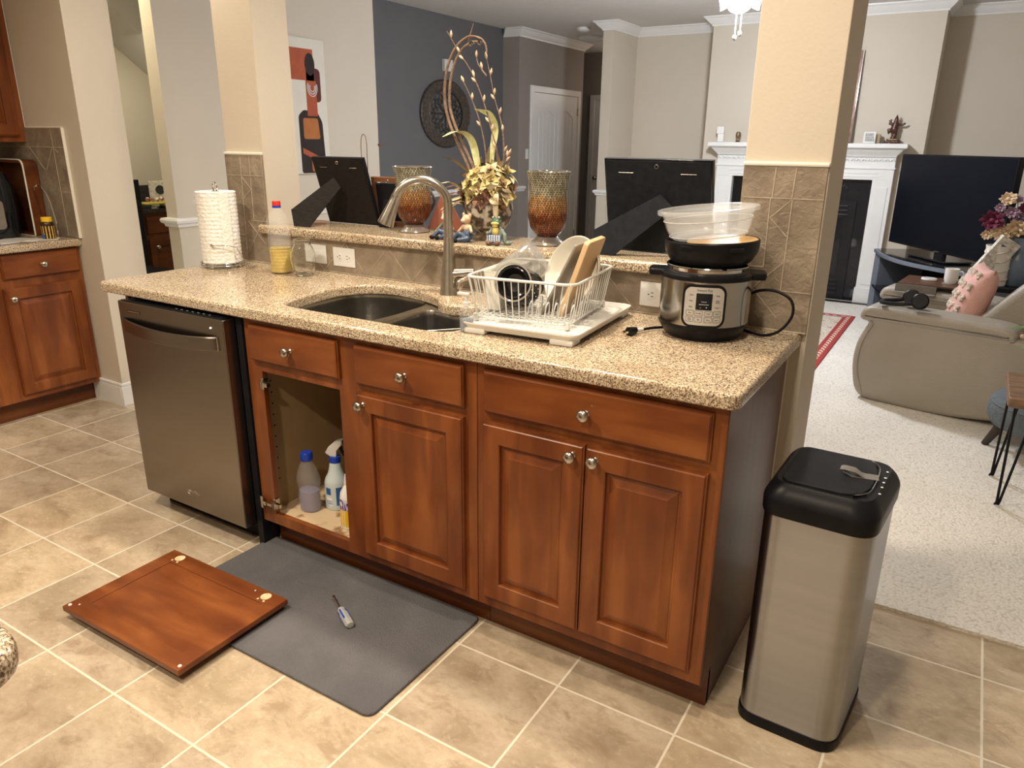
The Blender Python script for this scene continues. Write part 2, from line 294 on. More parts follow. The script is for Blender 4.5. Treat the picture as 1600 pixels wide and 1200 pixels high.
M['artblk'] = pm('art_black', (0.02, 0.013, 0.012), (0.028, 0.017, 0.016), 12, 0.8)
M['artora'] = pm('art_orange', (0.45, 0.17, 0.05), (0.40, 0.14, 0.04), 12, 0.8)
M['iron'] = pm('aged_bronze_iron', (0.06, 0.05, 0.043), (0.12, 0.10, 0.085), 40, 0.5, 0.5, bump=0.5, bscale=60)
M['bronze'] = pm('dark_bronze', (0.07, 0.035, 0.028), (0.12, 0.065, 0.05), 30, 0.35, 0.6)
M['brass'] = pm('old_brass', (0.32, 0.24, 0.14), (0.20, 0.15, 0.09), 40, 0.4, 0.6)
M['leather'] = pm('taupe_leather', (0.34, 0.305, 0.26), (0.31, 0.28, 0.235), 4, 0.38, bump=0.25, bscale=110)
M['pink'] = pm('pink_cotton', (0.70, 0.41, 0.37), (0.63, 0.36, 0.32), 10, 0.85, bump=0.3, bscale=90)
M['tuft'] = pm('cream_tuft', (0.78, 0.70, 0.58), (0.45, 0.36, 0.30), 60, 0.9, bump=0.8, bscale=60)
M['traywood'] = pm('walnut_tray', (0.11, 0.05, 0.028), (0.075, 0.034, 0.02), 6, 0.4, stretch=(1, 6, 1))
M['traygrey'] = pm('grey_tray_cloth', (0.20, 0.18, 0.155), (0.17, 0.155, 0.135), 30, 0.6)
M['ceram'] = pm('white_ceramic', (0.84, 0.83, 0.80), (0.81, 0.80, 0.77), 6, 0.15, coat=0.4)
M['greyplast'] = pm('blue_grey_lacquer', (0.15, 0.17, 0.21), (0.13, 0.15, 0.185), 6, 0.35)
M['bluevase'] = pm('blue_grey_ceramic', (0.17, 0.22, 0.30), (0.13, 0.18, 0.25), 8, 0.25)
M['rose'] = pm('dried_cream_rose', (0.74, 0.58, 0.38), (0.58, 0.40, 0.24), 20, 0.7)
M['roseb'] = pm('burgundy_rose', (0.14, 0.012, 0.04), (0.08, 0.008, 0.025), 20, 0.7)
M['rosep'] = pm('dusty_purple_flower', (0.36, 0.24, 0.30), (0.24, 0.14, 0.20), 20, 0.7)
M['carved'] = pm('whitewashed_carving', (0.78, 0.74, 0.66), (0.42, 0.38, 0.33), 55, 0.7, bump=0.6, bscale=60)
M['ottoman'] = pm('blue_grey_fabric', (0.13, 0.155, 0.175), (0.10, 0.12, 0.14), 40, 0.85, bump=0.4, bscale=90)
M['darkwood'] = pm('dark_wood_leg', (0.035, 0.025, 0.02), (0.05, 0.036, 0.028), 6, 0.45)
M['rustic'] = pm('rustic_wood_top', (0.28, 0.16, 0.09), (0.13, 0.08, 0.05), 7, 0.45, stretch=(1, 5, 5))
M['plant'] = pm('green_leaf', (0.10, 0.20, 0.06), (0.16, 0.28, 0.09), 10, 0.4)
M['marble'] = pm('black_marble', (0.008, 0.009, 0.012), (0.16, 0.16, 0.17), 5, 0.12, detail=8, lo=0.60, hi=0.78)
M['firebox'] = pm('firebox_metal', (0.010, 0.010, 0.013), (0.018, 0.018, 0.022), 8, 0.3, 0.4)
M['lampglow'] = pm('lit_glass_shade', (0.95, 0.95, 1), (0.9, 0.92, 1), 5, 0.4, emis=(0.93, 0.95, 1.0), estr=9)
M['desktop'] = pm('dark_stone_top', (0.02, 0.018, 0.018), (0.04, 0.035, 0.033), 40, 0.15)
M['tape'] = pm('grey_tape', (0.20, 0.19, 0.18), (0.25, 0.24, 0.23), 30, 0.3, 0.4)
M['lidtan'] = pm('tan_wooden_lid', (0.62, 0.40, 0.18), (0.52, 0.32, 0.13), 6, 0.4, stretch=(1, 8, 1))
M['panelgrey'] = pm('silver_panel', (0.50, 0.49, 0.47), (0.47, 0.46, 0.44), 20, 0.35, 0.3)
M['ink'] = pm('dark_print', (0.03, 0.03, 0.035), (0.04, 0.04, 0.045), 10, 0.5)
M['inkw'] = pm('white_print', (0.75, 0.76, 0.78), (0.7, 0.71, 0.73), 10, 0.5)
M['sponge'] = pm('blue_sponge', (0.06, 0.16, 0.42), (0.04, 0.12, 0.34), 60, 0.9, bump=0.6)
M['mirror'] = pm('mirror_glass', (0.8, 0.8, 0.8), (0.78, 0.78, 0.78), 3, 0.04, 1)
M['screwgrey'] = pm('pale_grey_plastic', (0.42, 0.43, 0.42), (0.38, 0.39, 0.38), 10, 0.35)
M['yellowgrn'] = pm('yellow_tray', (0.65, 0.48, 0.06), (0.3, 0.3, 0.05), 20, 0.4)
M['multicol'] = pm('mixed_bric_a_brac', (0.65, 0.6, 0.55), (0.35, 0.08, 0.08), 40, 0.5, lo=0.48, hi=0.52)

for k_ in ('steel', 'steel_can'): brushed(M[k_])
# ------------------------------------------------ mesh helpers
def link(o, parent=None):
    C.objects.link(o)
    if parent is not None: o.parent = parent
    return o
def tag(o, label=None, cat=None, group=None, kind=None):
    if label: o['label'] = label
    if cat: o['category'] = cat
    if group: o['group'] = group
    if kind: o['kind'] = kind
    return o
def thing(name, label, cat, loc=(0, 0, 0), rotz=0, group=None):
    o = bpy.data.objects.new(name, None); o.empty_display_size = 0.05; link(o)
    o.location = loc; o.rotation_euler = (0, 0, rotz); return tag(o, label, cat, group)
def obj(name, bm, m, parent=None, loc=None, rot=None, smooth=True, sharp=38, label=None, subsurf=0):
    bmesh.ops.recalc_face_normals(bm, faces=bm.faces)
    me = bpy.data.meshes.new(name); bm.to_mesh(me); bm.free()
    for x in (m if isinstance(m, (list, tuple)) else [m]): me.materials.append(x)
    if smooth and len(me.polygons):
        me.shade_smooth()
        if sharp: me.set_sharp_from_angle(angle=math.radians(sharp))
    o = bpy.data.objects.new(name, me); link(o, parent)
    if loc is not None: o.location = loc
    if rot is not None: o.rotation_euler = rot
    if label: o['label'] = label
    if smooth and sharp:
        o.modifiers.new('n', 'WEIGHTED_NORMAL').keep_sharp = True
    if subsurf:
        md = o.modifiers.new('s', 'SUBSURF'); md.levels = subsurf; md.render_levels = subsurf
    return o
def NB(): return bmesh.new()
def struct(name, bm, m, **kw): return tag(obj(name, bm, m, **kw), kind='structure')
def xf(bm, verts, mat):
    bmesh.ops.transform(bm, matrix=mat, verts=verts)
def box(bm, x0, y0, z0, x1, y1, z1, bev=0, seg=2, mi=0, mat=None):
    r = bmesh.ops.create_cube(bm, size=1); vs = r['verts']
    xf(bm, vs, Matrix.Translation(((x0 + x1) / 2, (y0 + y1) / 2, (z0 + z1) / 2)) @ Matrix.Diagonal((abs(x1 - x0), abs(y1 - y0), abs(z1 - z0), 1)))
    if bev:
        es = list({e for v in vs for e in v.link_edges})
        rr = bmesh.ops.bevel(bm, geom=es, offset=bev, segments=seg, affect='EDGES', profile=0.5)
        fs = [f for f in rr['faces']]; vs = list({v for f in fs for v in f.verts} | {v for v in vs if v.is_valid})
    for f in {f for v in vs for f in v.link_faces}: f.material_index = mi
    if mat is not None: xf(bm, vs, mat)
    return vs
def B(x0, y0, z0, x1, y1, z1, bev=0, seg=2):
    bm = NB(); box(bm, x0, y0, z0, x1, y1, z1, bev, seg); return bm
def lathe(bm, prof, seg=32, mat=None, mi=0, sx=1, sy=1):
    rings = []; nv = []
    for r, z in prof:
        if r < 1e-6:
            v = bm.verts.new((0, 0, z)); rings.append([v]); nv.append(v)
        else:
            ring = [bm.verts.new((r * sx * math.cos(2 * PI * i / seg), r * sy * math.sin(2 * PI * i / seg), z)) for i in range(seg)]
            rings.append(ring); nv += ring
    for a, b in zip(rings, rings[1:]):
        if len(a) == 1 and len(b) == 1: continue
        for i in range(seg):
            j = (i + 1) % seg
            if len(a) == 1: f = bm.faces.new((a[0], b[j], b[i]))
            elif len(b) == 1: f = bm.faces.new((a[i], a[j], b[0]))
            else: f = bm.faces.new((a[i], a[j], b[j], b[i]))
            f.material_index = mi
    if mat is not None: xf(bm, nv, mat)
    return nv
def L(prof, seg=32, mat=None, **kw):
    bm = NB(); lathe(bm, prof, seg, mat, **kw); return bm
def crv(pts, n=6, closed=False):
    """Catmull-Rom through pts"""
    P = [Vector(p) for p in pts]; N = len(P); out = []
    rng = range(N) if closed else range(N - 1)
    for i in rng:
        p0 = P[(i - 1) % N] if closed or i > 0 else P[0] * 2 - P[1]
        p1 = P[i]; p2 = P[(i + 1) % N]
        p3 = P[(i + 2) % N] if closed or i + 2 < N else P[-1] * 2 - P[-2]
        for k in range(n):
            t = k / n
            out.append(0.5 * ((2 * p1) + (-p0 + p2) * t + (2 * p0 - 5 * p1 + 4 * p2 - p3) * t * t + (-p0 + 3 * p1 - 3 * p2 + p3) * t ** 3))
    if not closed: out.append(P[-1])
    return out
def tube(bm, pts, r, seg=8, closed=False, mi=0, flat=1.0):
    P = [Vector(p) for p in pts]; N = len(P); rings = []
    rr = r if callable(r) else (lambda t: r)
    up = None
    for i in range(N):
        if closed: d = P[(i + 1) % N] - P[i - 1]
        else: d = P[min(i + 1, N - 1)] - P[max(i - 1, 0)]
        if d.length < 1e-9: d = Vector((0, 0, 1))
        d.normalize()
        if up is None:
            up = Vector((0, 0, 1)) if abs(d.z) < 0.9 else Vector((1, 0, 0))
        a = up - d * up.dot(d)
        if a.length < 1e-6: a = Vector((0, 1, 0)) - d * d.y
        a.normalize(); up = a; b = d.cross(a)
        q = rr(i / max(N - 1, 1))
        rings.append([bm.verts.new(P[i] + (a * math.cos(2 * PI * k / seg) + b * math.sin(2 * PI * k / seg) * flat) * q) for k in range(seg)])
    pairs = list(zip(rings, rings[1:])) + ([(rings[-1], rings[0])] if closed else [])
    for a, b in pairs:
        for k in range(seg):
            f = bm.faces.new((a[k], a[(k + 1) % seg], b[(k + 1) % seg], b[k])); f.material_index = mi
    if not closed:
        for ring in (rings[0], rings[-1]):
            try: bm.faces.new(ring).material_index = mi
            except ValueError: pass
    return [v for g in rings for v in g]
def T(pts, r, seg=8, closed=False, **kw):
    bm = NB(); tube(bm, pts, r, seg, closed, **kw); return bm
def ball(bm, c, r, seg=16, sc=(1, 1, 1), rot=None, mi=0):
    g = bmesh.ops.create_uvsphere(bm, u_segments=seg, v_segments=max(6, seg // 2), radius=1)
    m = Matrix.Translation(c) @ (rot.to_matrix().to_4x4() if rot else Matrix()) @ Matrix.Diagonal((r * sc[0], r * sc[1], r * sc[2], 1))
    xf(bm, g['verts'], m)
    for f in {f for v in g['verts'] for f in v.link_faces}: f.material_index = mi
    return g['verts']
def rrect(x0, y0, x1, y1, r, n=6):
    out = []
    for cx, cy, a in ((x1 - r, y1 - r, 0), (x0 + r, y1 - r, 90), (x0 + r, y0 + r, 180), (x1 - r, y0 + r, 270)):
        for i in range(n + 1):
            t = math.radians(a + 90 * i / n); out.append((cx + r * math.cos(t), cy + r * math.sin(t)))
    return out
def roundpoly(pts, rs, n=6):
    out = []; N = len(pts)
    for i in range(N):
        p = Vector(pts[i]); a = Vector(pts[i - 1]); b = Vector(pts[(i + 1) % N]); r = rs[i] if isinstance(rs, (list, tuple)) else rs
        if r <= 0: out.append(tuple(p)); continue
        p0 = p + (a - p).normalized() * r; p1 = p + (b - p).normalized() * r
        for k in range(n + 1):
            t = k / n; q = p0 * (1 - t) ** 2 + p * 2 * t * (1 - t) + p1 * t * t; out.append((q.x, q.y))
    return out
def area2(p): return sum(p[i - 1][0] * p[i][1] - p[i][0] * p[i - 1][1] for i in range(len(p))) / 2
def ccw(p): return list(p) if area2(p) > 0 else list(reversed(p))
def offs(poly, d):
    """move outline to the left of travel by d"""
    N = len(poly); out = []
    for i in range(N):
        a = Vector(poly[i - 1]); p = Vector(poly[i]); b = Vector(poly[(i + 1) % N])
        e1 = (p - a); e2 = (b - p)
        if e1.length < 1e-9: e1 = e2
        if e2.length < 1e-9: e2 = e1
        e1 = e1.normalized(); e2 = e2.normalized()
        n1 = Vector((-e1.y, e1.x)); n2 = Vector((-e2.y, e2.x)); s = n1 + n2
        if s.length < 1e-6: s = n1
        s.normalize(); k = max(0.35, s.dot(n1)); q = p + s * (d / k); out.append((q.x, q.y))
    return out
def slab(bm, outer, z0, z1, bev=0.0, holes=(), steps=3, mi=0, mat=None, bot=None, frame=None):
    """flat piece with any outline and holes, rounded edges; frame=(origin,u,v,n) places it on any plane"""
    loops = [ccw(outer)] + [list(reversed(ccw(h))) for h in holes]
    bb = bev if bot is None else bot
    prof = []
    for i in range(steps + 1):
        t = PI / 2 * i / steps; prof.append((bb * (1 - math.sin(t)), z0 + bb * (1 - math.cos(t))))
    if bb == 0: prof = [(0, z0)]
    pr2 = []
    for i in range(steps + 1):
        t = PI / 2 * i / steps; pr2.append((bev * (1 - math.cos(t)), z1 - bev * (1 - math.sin(t))))
    if bev == 0: pr2 = [(0, z1)]
    prof += pr2; nv = []; caps = {0: [], 1: []}
    for lp in loops:
        prev = None
        for k, (d, z) in enumerate(prof):
            o = offs(lp, d) if d > 1e-7 else lp
            ring = [bm.verts.new((x, y, z)) for x, y in o]; nv += ring
            if prev:
                for i in range(len(ring)):
                    j = (i + 1) % len(ring); bm.faces.new((prev[i], prev[j], ring[j], ring[i])).material_index = mi
            if k == 0: caps[0].append(ring)
            if k == len(prof) - 1: caps[1].append(ring)
            prev = ring
    for c in (0, 1):
        flat = [v for r in caps[c] for v in r]
        for tri in tessellate_polygon([[v.co.copy() for v in r] for r in caps[c]]):
            try: bm.faces.new([flat[i] for i in tri]).material_index = mi
            except ValueError: pass
    if frame is not None:
        o, u, v, n = [Vector(q) for q in frame]
        xf(bm, nv, Matrix(((u.x, v.x, n.x, o.x), (u.y, v.y, n.y, o.y), (u.z, v.z, n.z, o.z), (0, 0, 0, 1))))
    if mat is not None: xf(bm, nv, mat)
    return nv
def SL(outer, z0, z1, bev=0.0, holes=(), **kw):
    bm = NB(); slab(bm, outer, z0, z1, bev, holes, **kw); return bm
FRONT = lambda o=(0, 0, 0): (o, (1, 0, 0), (0, 0, 1), (0, -1, 0))     # drawn in x,z; thickness toward -y
SIDE = lambda o=(0, 0, 0): (o, (0, 1, 0), (0, 0, 1), (1, 0, 0))       # drawn in y,z; thickness toward +x
def sheet(bm, rows, mi=0, closed=False):
    """grid of points -> faces"""
    V = [[bm.verts.new(p) for p in r] for r in rows]
    for a, b in zip(V, V[1:]):
        n = len(a)
        for i in range(n if closed else n - 1):
            j = (i + 1) % n
            bm.faces.new((a[i], a[j], b[j], b[i])).material_index = mi
    return V
def text_obj(name, s, size, m, parent, loc, rot, depth=0.0003, shear=0):
    cu = bpy.data.curves.new(name, 'FONT'); cu.body = s; cu.size = size; cu.align_x = 'CENTER'; cu.align_y = 'CENTER'; cu.extrude = depth; cu.shear = shear
    t = bpy.data.objects.new(name, cu); C.objects.link(t)
    dg = bpy.context.evaluated_depsgraph_get(); me = bpy.data.meshes.new_from_object(t.evaluated_get(dg))
    bpy.data.objects.remove(t); me.materials.clear(); me.materials.append(m)
    o = bpy.data.objects.new(name, me); link(o, parent); o.location = loc; o.rotation_euler = rot; return o
def copy_tree(o, parent=None):
    c = o.copy(); C.objects.link(c); c.parent = parent
    for ch in o.children: copy_tree(ch, c)
    return c
def RX(a): return Matrix.Rotation(a, 4, 'X')
def RY(a): return Matrix.Rotation(a, 4, 'Y')
def RZ(a): return Matrix.Rotation(a, 4, 'Z')
def TR(x, y, z): return Matrix.Translation((x, y, z))

# ================================================ THE SETTING
struct('floor', B(-6.0, -3.5, -0.06, 3.3, 9.2, 0.0), M['floor'], smooth=False)
bm = NB(); box(bm, -4.29, 0.90, 0.0, 0.0, 6.49, 0.012); box(bm, 0.0, 0.808, 0.0, 3.19, 6.49, 0.012)
struct('floor_carpet', bm, M['carpet'], smooth=False)
struct('ceiling', B(-6.0, -3.5, 2.6, 3.3, 9.2, 2.66), M['ceil'], smooth=False)
struct('wall_rear', B(-4.45, -3.5, 0, 3.3, -3.4, 2.6), M['paint'], smooth=False)
struct('wall_right', B(3.2, -3.4, 0, 3.3, 6.6, 2.6), M['paint'], smooth=False)
struct('wall_left', B(-4.45, -3.4, 0, -4.35, 0.61, 2.6), M['paint'], smooth=False)
struct('wall_stub', B(-5.85, 0.61, 0, -3.5, 0.85, 2.6), M['paint'], smooth=False)
struct('wall_grey', B(-3.99, 1.35, 0, -3.88, 3.27, 2.6), M['paint'], smooth=False)
struct('wall_study', B(-5.85, 0.85, 0, -5.75, 3.4, 2.6), M['paint'], smooth=False)
struct('wall_study_end', B(-5.75, 3.3, 0, -4.4, 3.4, 2.6), M['paint'], smooth=False)
bm = NB(); slab(bm, [(1.65, 2.6), (3.3, 1.346), (3.3, 2.6)], 0, 0.5, frame=((-5.75, 0, 0), (0, 1, 0), (0, 0, 1), (1, 0, 0)))
struct('wall_stair_soffit', bm, M['ceil'], smooth=False)
struct('wall_slate', B(-4.4, 3.27, 0, -4.3, 5.85, 2.6), M['bluepaint'], smooth=False)
struct('wall_slate_return', B(-4.3, 3.17, 0, -3.99, 3.27, 2.6), M['paint'], smooth=False)
struct('wall_hall_jog', B(-4.4, 5.85, 0, -4.09, 5.95, 2.6), M['brownpaint'], smooth=False)
struct('wall_hall_left', B(-4.19, 5.95, 0, -4.09, 7.42, 2.6), M['brownpaint'], smooth=False)
struct('wall_hall_end', B(-6.0, 8.3, 0, -3.0, 8.4, 2.6), M['brownpaint'], smooth=False)
struct('wall_niche', B(-3.11, 5.87, 0, -3.0, 8.3, 2.6), M['paint'], smooth=False)
struct('wall_far', B(-3.0, 6.5, 0, 3.2, 6.6, 2.6), M['paint'], smooth=False)
struct('wall_chimney', B(-2.05, 6.1, 0, -0.07, 6.5, 2.6), M['paint'], smooth=False)
struct('wall_column_right', B(-0.192, 0.64, 0, 0.041, 0.885, 2.6, 0.004), M['paint'])
struct('wall_column_left', B(-2.447, 0.64, 0, -2.208, 0.83, 2.6, 0.004), M['paint'])
struct('wall_pony', B(-2.208, 0.64, 0, -0.192, 0.78, 1.046), M['paint'], smooth=False)
struct('wall_filler', B(-2.43, 0.585, 0, -0.001, 0.64, 0.874), M['paint'], smooth=False)

# backsplash: tile face with grout lines
def splash(name, x0, x1, z1, segs, cap=True, y=0.64):
    bm = NB(); box(bm, x0, y - 0.010, 0.915, x1, y, z1, 0.0015, 1, mi=0)
    for (a, b) in segs:
        a = Vector((a[0], a[1])); b = Vector((b[0], b[1])); d = (b - a); l = d.length; d.normalize(); n = Vector((-d.y, d.x)) * 0.0010
        q = [a - n, b - n, b + n, a + n]
        q = [(min(max(p.x, x0 + .001), x1 - .001), min(max(p.y, 0.916), z1 - .001)) for p in q]
        vs = [bm.verts.new((p[0], yy, p[1])) for yy in (y - 0.0112, y - 0.009) for p in q]
        for f in ((0, 1, 2, 3), (4, 5, 6, 7), (0, 1, 5, 4), (1, 2, 6, 5), (2, 3, 7, 6), (3, 0, 4, 7)):
            bm.faces.new([vs[i] for i in f]).material_index = 1
    if cap:
        box(bm, x0 - 0.002, y - 0.013, z1, x1 + 0.003, y, z1 + 0.012, 0.004, 2, mi=2)
    box(bm, x0, y - 0.014, 0.914, x1, y, 0.9185, 0.001, 1, mi=1)
    return struct(name, bm, [M['splash'], M['grout'], M['cream']])
splash('wall_backsplash_right', -0.19, 0.037, 1.380, [((-0.1, 1.377), (-0.102, 1.294)), ((-0.106, 1.292), (-0.104, 1.098)), ((-0.045, 1.379), (-0.048, 1.294)), ((-0.046, 1.294), (-0.048, 1.031)), ((-0.183, 1.293), (0.039, 1.294)), ((-0.046, 1.033), (0.037, 1.033)), ((-0.049, 1.29), (-0.101, 1.239)), ((-0.101, 1.239), (-0.05, 1.189)), ((-0.05, 1.115), (-0.129, 1.034)), ((-0.129, 1.034), (-0.05, 0.952)), ((-0.104, 1.098), (-0.19, 1.098)), ((-0.129, 1.034), (-0.19, 0.97))])
splash('wall_backsplash_left', -2.447, -2.212, 1.371, [((-2.346, 1.37), (-2.36, 0.919)), ((-2.289, 1.371), (-2.294, 1.095)), ((-2.438, 1.286), (-2.212, 1.287)), ((-2.404, 1.03), (-2.355, 1.03)), ((-2.349, 1.283), (-2.295, 1.231)), ((-2.295, 1.231), (-2.348, 1.188)), ((-2.219, 1.12), (-2.352, 0.95)), ((-2.331, 1.092), (-2.233, 1.0)), ((-2.294, 1.096), (-2.215, 1.097))])
zz = [((-1.884, 0.918), (-1.76, 1.04)), ((-1.76, 1.04), (-1.653, 0.918)), ((-1.653, 0.918), (-1.533, 1.04)), ((-1.533, 1.04), (-1.42, 0.918)), ((-1.42, 0.918), (-1.30, 1.04)), ((-1.30, 1.04), (-1.185, 0.918)), ((-1.185, 0.918), (-1.06, 1.04)), ((-1.06, 1.04), (-0.95, 0.918)), ((-0.95, 0.918), (-0.83, 1.04)), ((-0.83, 1.04), (-0.715, 0.918)), ((-0.715, 0.918), (-0.605, 1.035)), ((-0.605, 1.035), (-0.491, 0.918)), ((-0.491, 0.918), (-0.37, 1.04)), ((-0.37, 1.04), (-0.25, 0.918)), ((-2.0, 1.04), (-1.884, 0.918)), ((-2.12, 0.918), (-2.0, 1.04))]
splash('wall_backsplash_middle', -2.206, -0.194, 1.045, zz, cap=False)

def baseboard(name, x0, y0, x1, y1, h=0.132):
    bm = NB(); box(bm, x0, y0, 0, x1, y1, h - 0.02, 0.002, 1); 
    ex = 0.004; box(bm, x0 + ex * (x1 - x0 > 0.05) * 0, y0, h - 0.02, x1, y1, h, 0.006, 2)
    struct(name, bm, M['trim'])
baseboard('baseboard_stub_front', -3.77, 0.596, -3.501, 0.61)
baseboard('baseboard_stub_end', -3.5, 0.596, -3.486, 0.866)
baseboard('baseboard_far', -0.07, 6.486, 3.2, 6.5)
baseboard('baseboard_niche', -3.0, 6.486, -2.05, 6.5)
baseboard('baseboard_grey', -3.88, 1.34, -3.866, 3.28)
def moulding(name, pts2, path, m=None):
    """sweep a profile (out, up) along an open path of (x,y, nx,ny) points"""
    bm = NB(); rows = []
    for (x, y, nx, ny) in path: rows.append([(x + nx * o, y + ny * o, z) for o, z in pts2])
    V = sheet(bm, rows)
    for r in (V[0], V[-1]):
        try: bm.faces.new(r)
        except ValueError: pass
    return struct(name, bm, m or M['trim'], sharp=25)
CR = [(0.0, 2.515), (0.010, 2.515), (0.014, 2.528), (0.030, 2.540), (0.052, 2.562), (0.066, 2.580), (0.082, 2.588), (0.084, 2.599), (0.0, 2.599)]
moulding('trim_1', CR, [(-3.11, 5.87, -1, -1), (-3.0, 5.87, 1, -1), (-3.0, 6.5, 1, -1), (-2.05, 6.5, -1, -1), (-2.05, 6.1, -1, -1), (-0.07, 6.1, 1, -1), (-0.07, 6.5, 1, -1), (3.2, 6.5, -1, -1)])
moulding('trim_2', CR, [(-4.3, 5.85, 1, -1), (-4.09, 5.85, 1, -1), (-4.09, 7.42, 1, 1)])
CRAIL = [(0.0, 0.895), (0.012, 0.90), (0.016, 0.915), (0.030, 0.925), (0.034, 0.94), (0.028, 0.952), (0.0, 0.956)]
moulding('trim_3', CRAIL, [(-3.99, 1.35, -1, -1), (-3.88, 1.35, 1, -1), (-3.88, 3.27, 1, 1)])
moulding('trim_4', CRAIL, [(-4.3, 3.27, 1, 0), (-4.3, 5.85, 1, -1), (-4.09, 5.85, 1, -1), (-4.09, 5.98, 1, 0)])
moulding('trim_5', CRAIL, [(-3.11, 5.87, -1, -1), (-3.0, 5.87, 1, -1), (-3.0, 6.5, 1, -1), (-2.05, 6.5, -1, -1)])
moulding('trim_6', CRAIL, [(-0.07, 6.5, 0, -1), (3.2, 6.5, 0, -1)])
moulding('trim_7', CRAIL, [(-5.75, 0.85, 1, 0), (-5.75, 3.3, 1, 0)])

def door_unit(name, x, y0, y1, top, axis='x'):
    """white two-panel door with grooved panels in casing, facing +x (axis x) or -y"""
    fr = SIDE((x, 0, 0)) if axis == 'x' else FRONT((0, x, 0))
    bm = NB(); c = 0.07
    slab(bm, [(y0, 0), (y0 + c, 0), (y0 + c, top - c), (y1 - c, top - c), (y1 - c, 0), (y1, 0), (y1, top), (y0, top)], -0.002, 0.022, 0.006, frame=fr)
    d = struct(name, bm, M['trim'])
    a, b = y0 + c + 0.003, y1 - c - 0.003; mid = (a + b) / 2; st = 0.115
    bm = NB()
    def arch(p0, p1, z0, z1, rise):
        n = 14; return [(p0, z0), (p1, z0)] + [(p1 - (p1 - p0) * i / n, z1 + rise * (math.sin(PI * (i / n)) ** 1.5)) for i in range(n + 1)]
    panels = []
    for (p0, p1) in ((a + st, mid - 0.035), (mid + 0.035, b - st)):
        panels += [arch(p0, p1, 0.98, top - 0.32, 0.07), [(p0, 0.2), (p1, 0.2), (p1, 0.84), (p0, 0.84)]]
    slab(bm, [(a, 0.01), (b, 0.01), (b, top - c - 0.003), (a, top - c - 0.003)], -0.004, 0.010, 0.001, holes=panels, frame=fr)
    slab(bm, [(a + .01, 0.02), (b - .01, 0.02), (b - .01, top - c - .02), (a + .01, top - c - .02)], -0.004, 0.002, frame=fr)
    for pn in panels:
        q0 = min(p[0] for p in pn) + 0.02; q1 = max(p[0] for p in pn) - 0.02; z0 = pn[0][1] + 0.02; z1 = pn[2][1] - 0.012
        k = 4; w_ = (q1 - q0) / k
        for i in range(k): slab(bm, [(q0 + i * w_ + .003, z0), (q0 + (i + 1) * w_ - .003, z0), (q0 + (i + 1) * w_ - .003, z1 + .04 * math.sin(PI * (i + .5) / k)), (q0 + i * w_ + .003, z1 + .04 * math.sin(PI * (i + .5) / k))], 0.001, 0.008, 0.003, frame=fr)
    obj('door_panel', bm, M['trim'], d)
    for z in (0.25, 1.75):
        if axis == 'x': obj('hinge', B(x + .01, y1 - c - .012, z, x + .026, y1 - c + .004, z + .09, .002), M['nickel'], d)
    hy = y0 + c + 0.06
    if axis == 'x': obj('door_handle', L([(0, 0), (.028, 0), (.028, .006), (.010, .012), (.010, .035), (.026, .045), (.028, .058), (.018, .07), (0, .072)], 20, TR(x + .009, hy, .96) @ RY(PI / 2)), M['nickel'], d)
    else: obj('door_handle', L([(0, 0), (.028, 0), (.028, .006), (.010, .012), (.010, .035), (.026, .045), (.028, .058), (.018, .07), (0, .072)], 20, TR(hy, x - .009, .96) @ RX(PI / 2)), M['nickel'], d)
    return d
door_unit('door_1', -4.09, 6.09, 7.34, 2.045)
door_unit('door_2', 8.3, -4.40, -3.38, 2.06, 'y')

# ================================================ CABINETS
def door_bm(w_, h, t=0.020, fw=0.058):
    """raised-panel door frame; local x 0..w, z 0..h, front toward -y at -t"""
    bm = NB(); out = [(0, 0), (w_, 0), (w_, h), (0, h)]; hole = [(fw, fw), (w_ - fw, fw), (w_ - fw, h - fw), (fw, h - fw)]
    slab(bm, out, 0.0, t - 0.006, 0, holes=[hole], frame=FRONT())
    slab(bm, offs(ccw(out), 0.004), t - 0.006, t, 0.0055, holes=[offs(list(reversed(ccw(hole))), 0.0)[::-1]], frame=FRONT(), bot=0)
    return bm
def panel_bm(w_, h, t=0.020, fw=0.058, bev=0.030):
    bm = NB()
    def rect(i, y): return [(fw + i, y, fw + i), (w_ - fw - i, y, fw + i), (w_ - fw - i, y, h - fw - i), (fw + i, y, h - fw - i)]
    rows = [rect(-0.004, -0.004), rect(-0.002, -0.0075), rect(0.008, -0.0075), rect(0.010, -0.0095), rect(bev, -0.0172), rect(bev + 0.002, -0.0185)]
    V = sheet(bm, rows, closed=True); bm.faces.new(V[-1]); bm.faces.new(V[0]); return bm
def knob_bm():
    return L([(0, 0), (.0085, 0), (.0085, .002), (.0058, .005), (.0055, .012), (.0075, .015), (.0125, .0175), (.0158, .0215), (.0166, .0255), (.0152, .0295), (.0112, .0325), (.0055, .0342), (0, .0347)], 28, RX(PI / 2))
def add_knob(par, x, z, y=-0.020):
    return obj('knob', knob_bm(), M['nickel'], par, loc=(x, y, z))
def add_door(root, x, z, w_, h, knobx, knobz, y=0.0, wm='wood'):
    d = obj('door', door_bm(w_, h), M[wm], root, loc=(x, y, z), sharp=25)
    obj('panel', panel_bm(w_, h), M[wm], d, sharp=25)
    if knobx is not None: add_knob(d, knobx, knobz)
    return d
def add_drawer(root, x, z, w_, h, y=0.0, knob=True):
    bm = NB(); out = [(0, 0), (w_, 0), (w_, h), (0, h)]
    slab(bm, out, 0, 0.011, 0.002, frame=FRONT()); slab(bm, offs(ccw(out), 0.003), 0.011, 0.020, 0.009, bot=0, frame=FRONT())
    d = obj('drawer', bm, M['woodx'], root, loc=(x, y, z), sharp=30)
    if knob: add_knob(d, w_ / 2, h / 2)
    return d
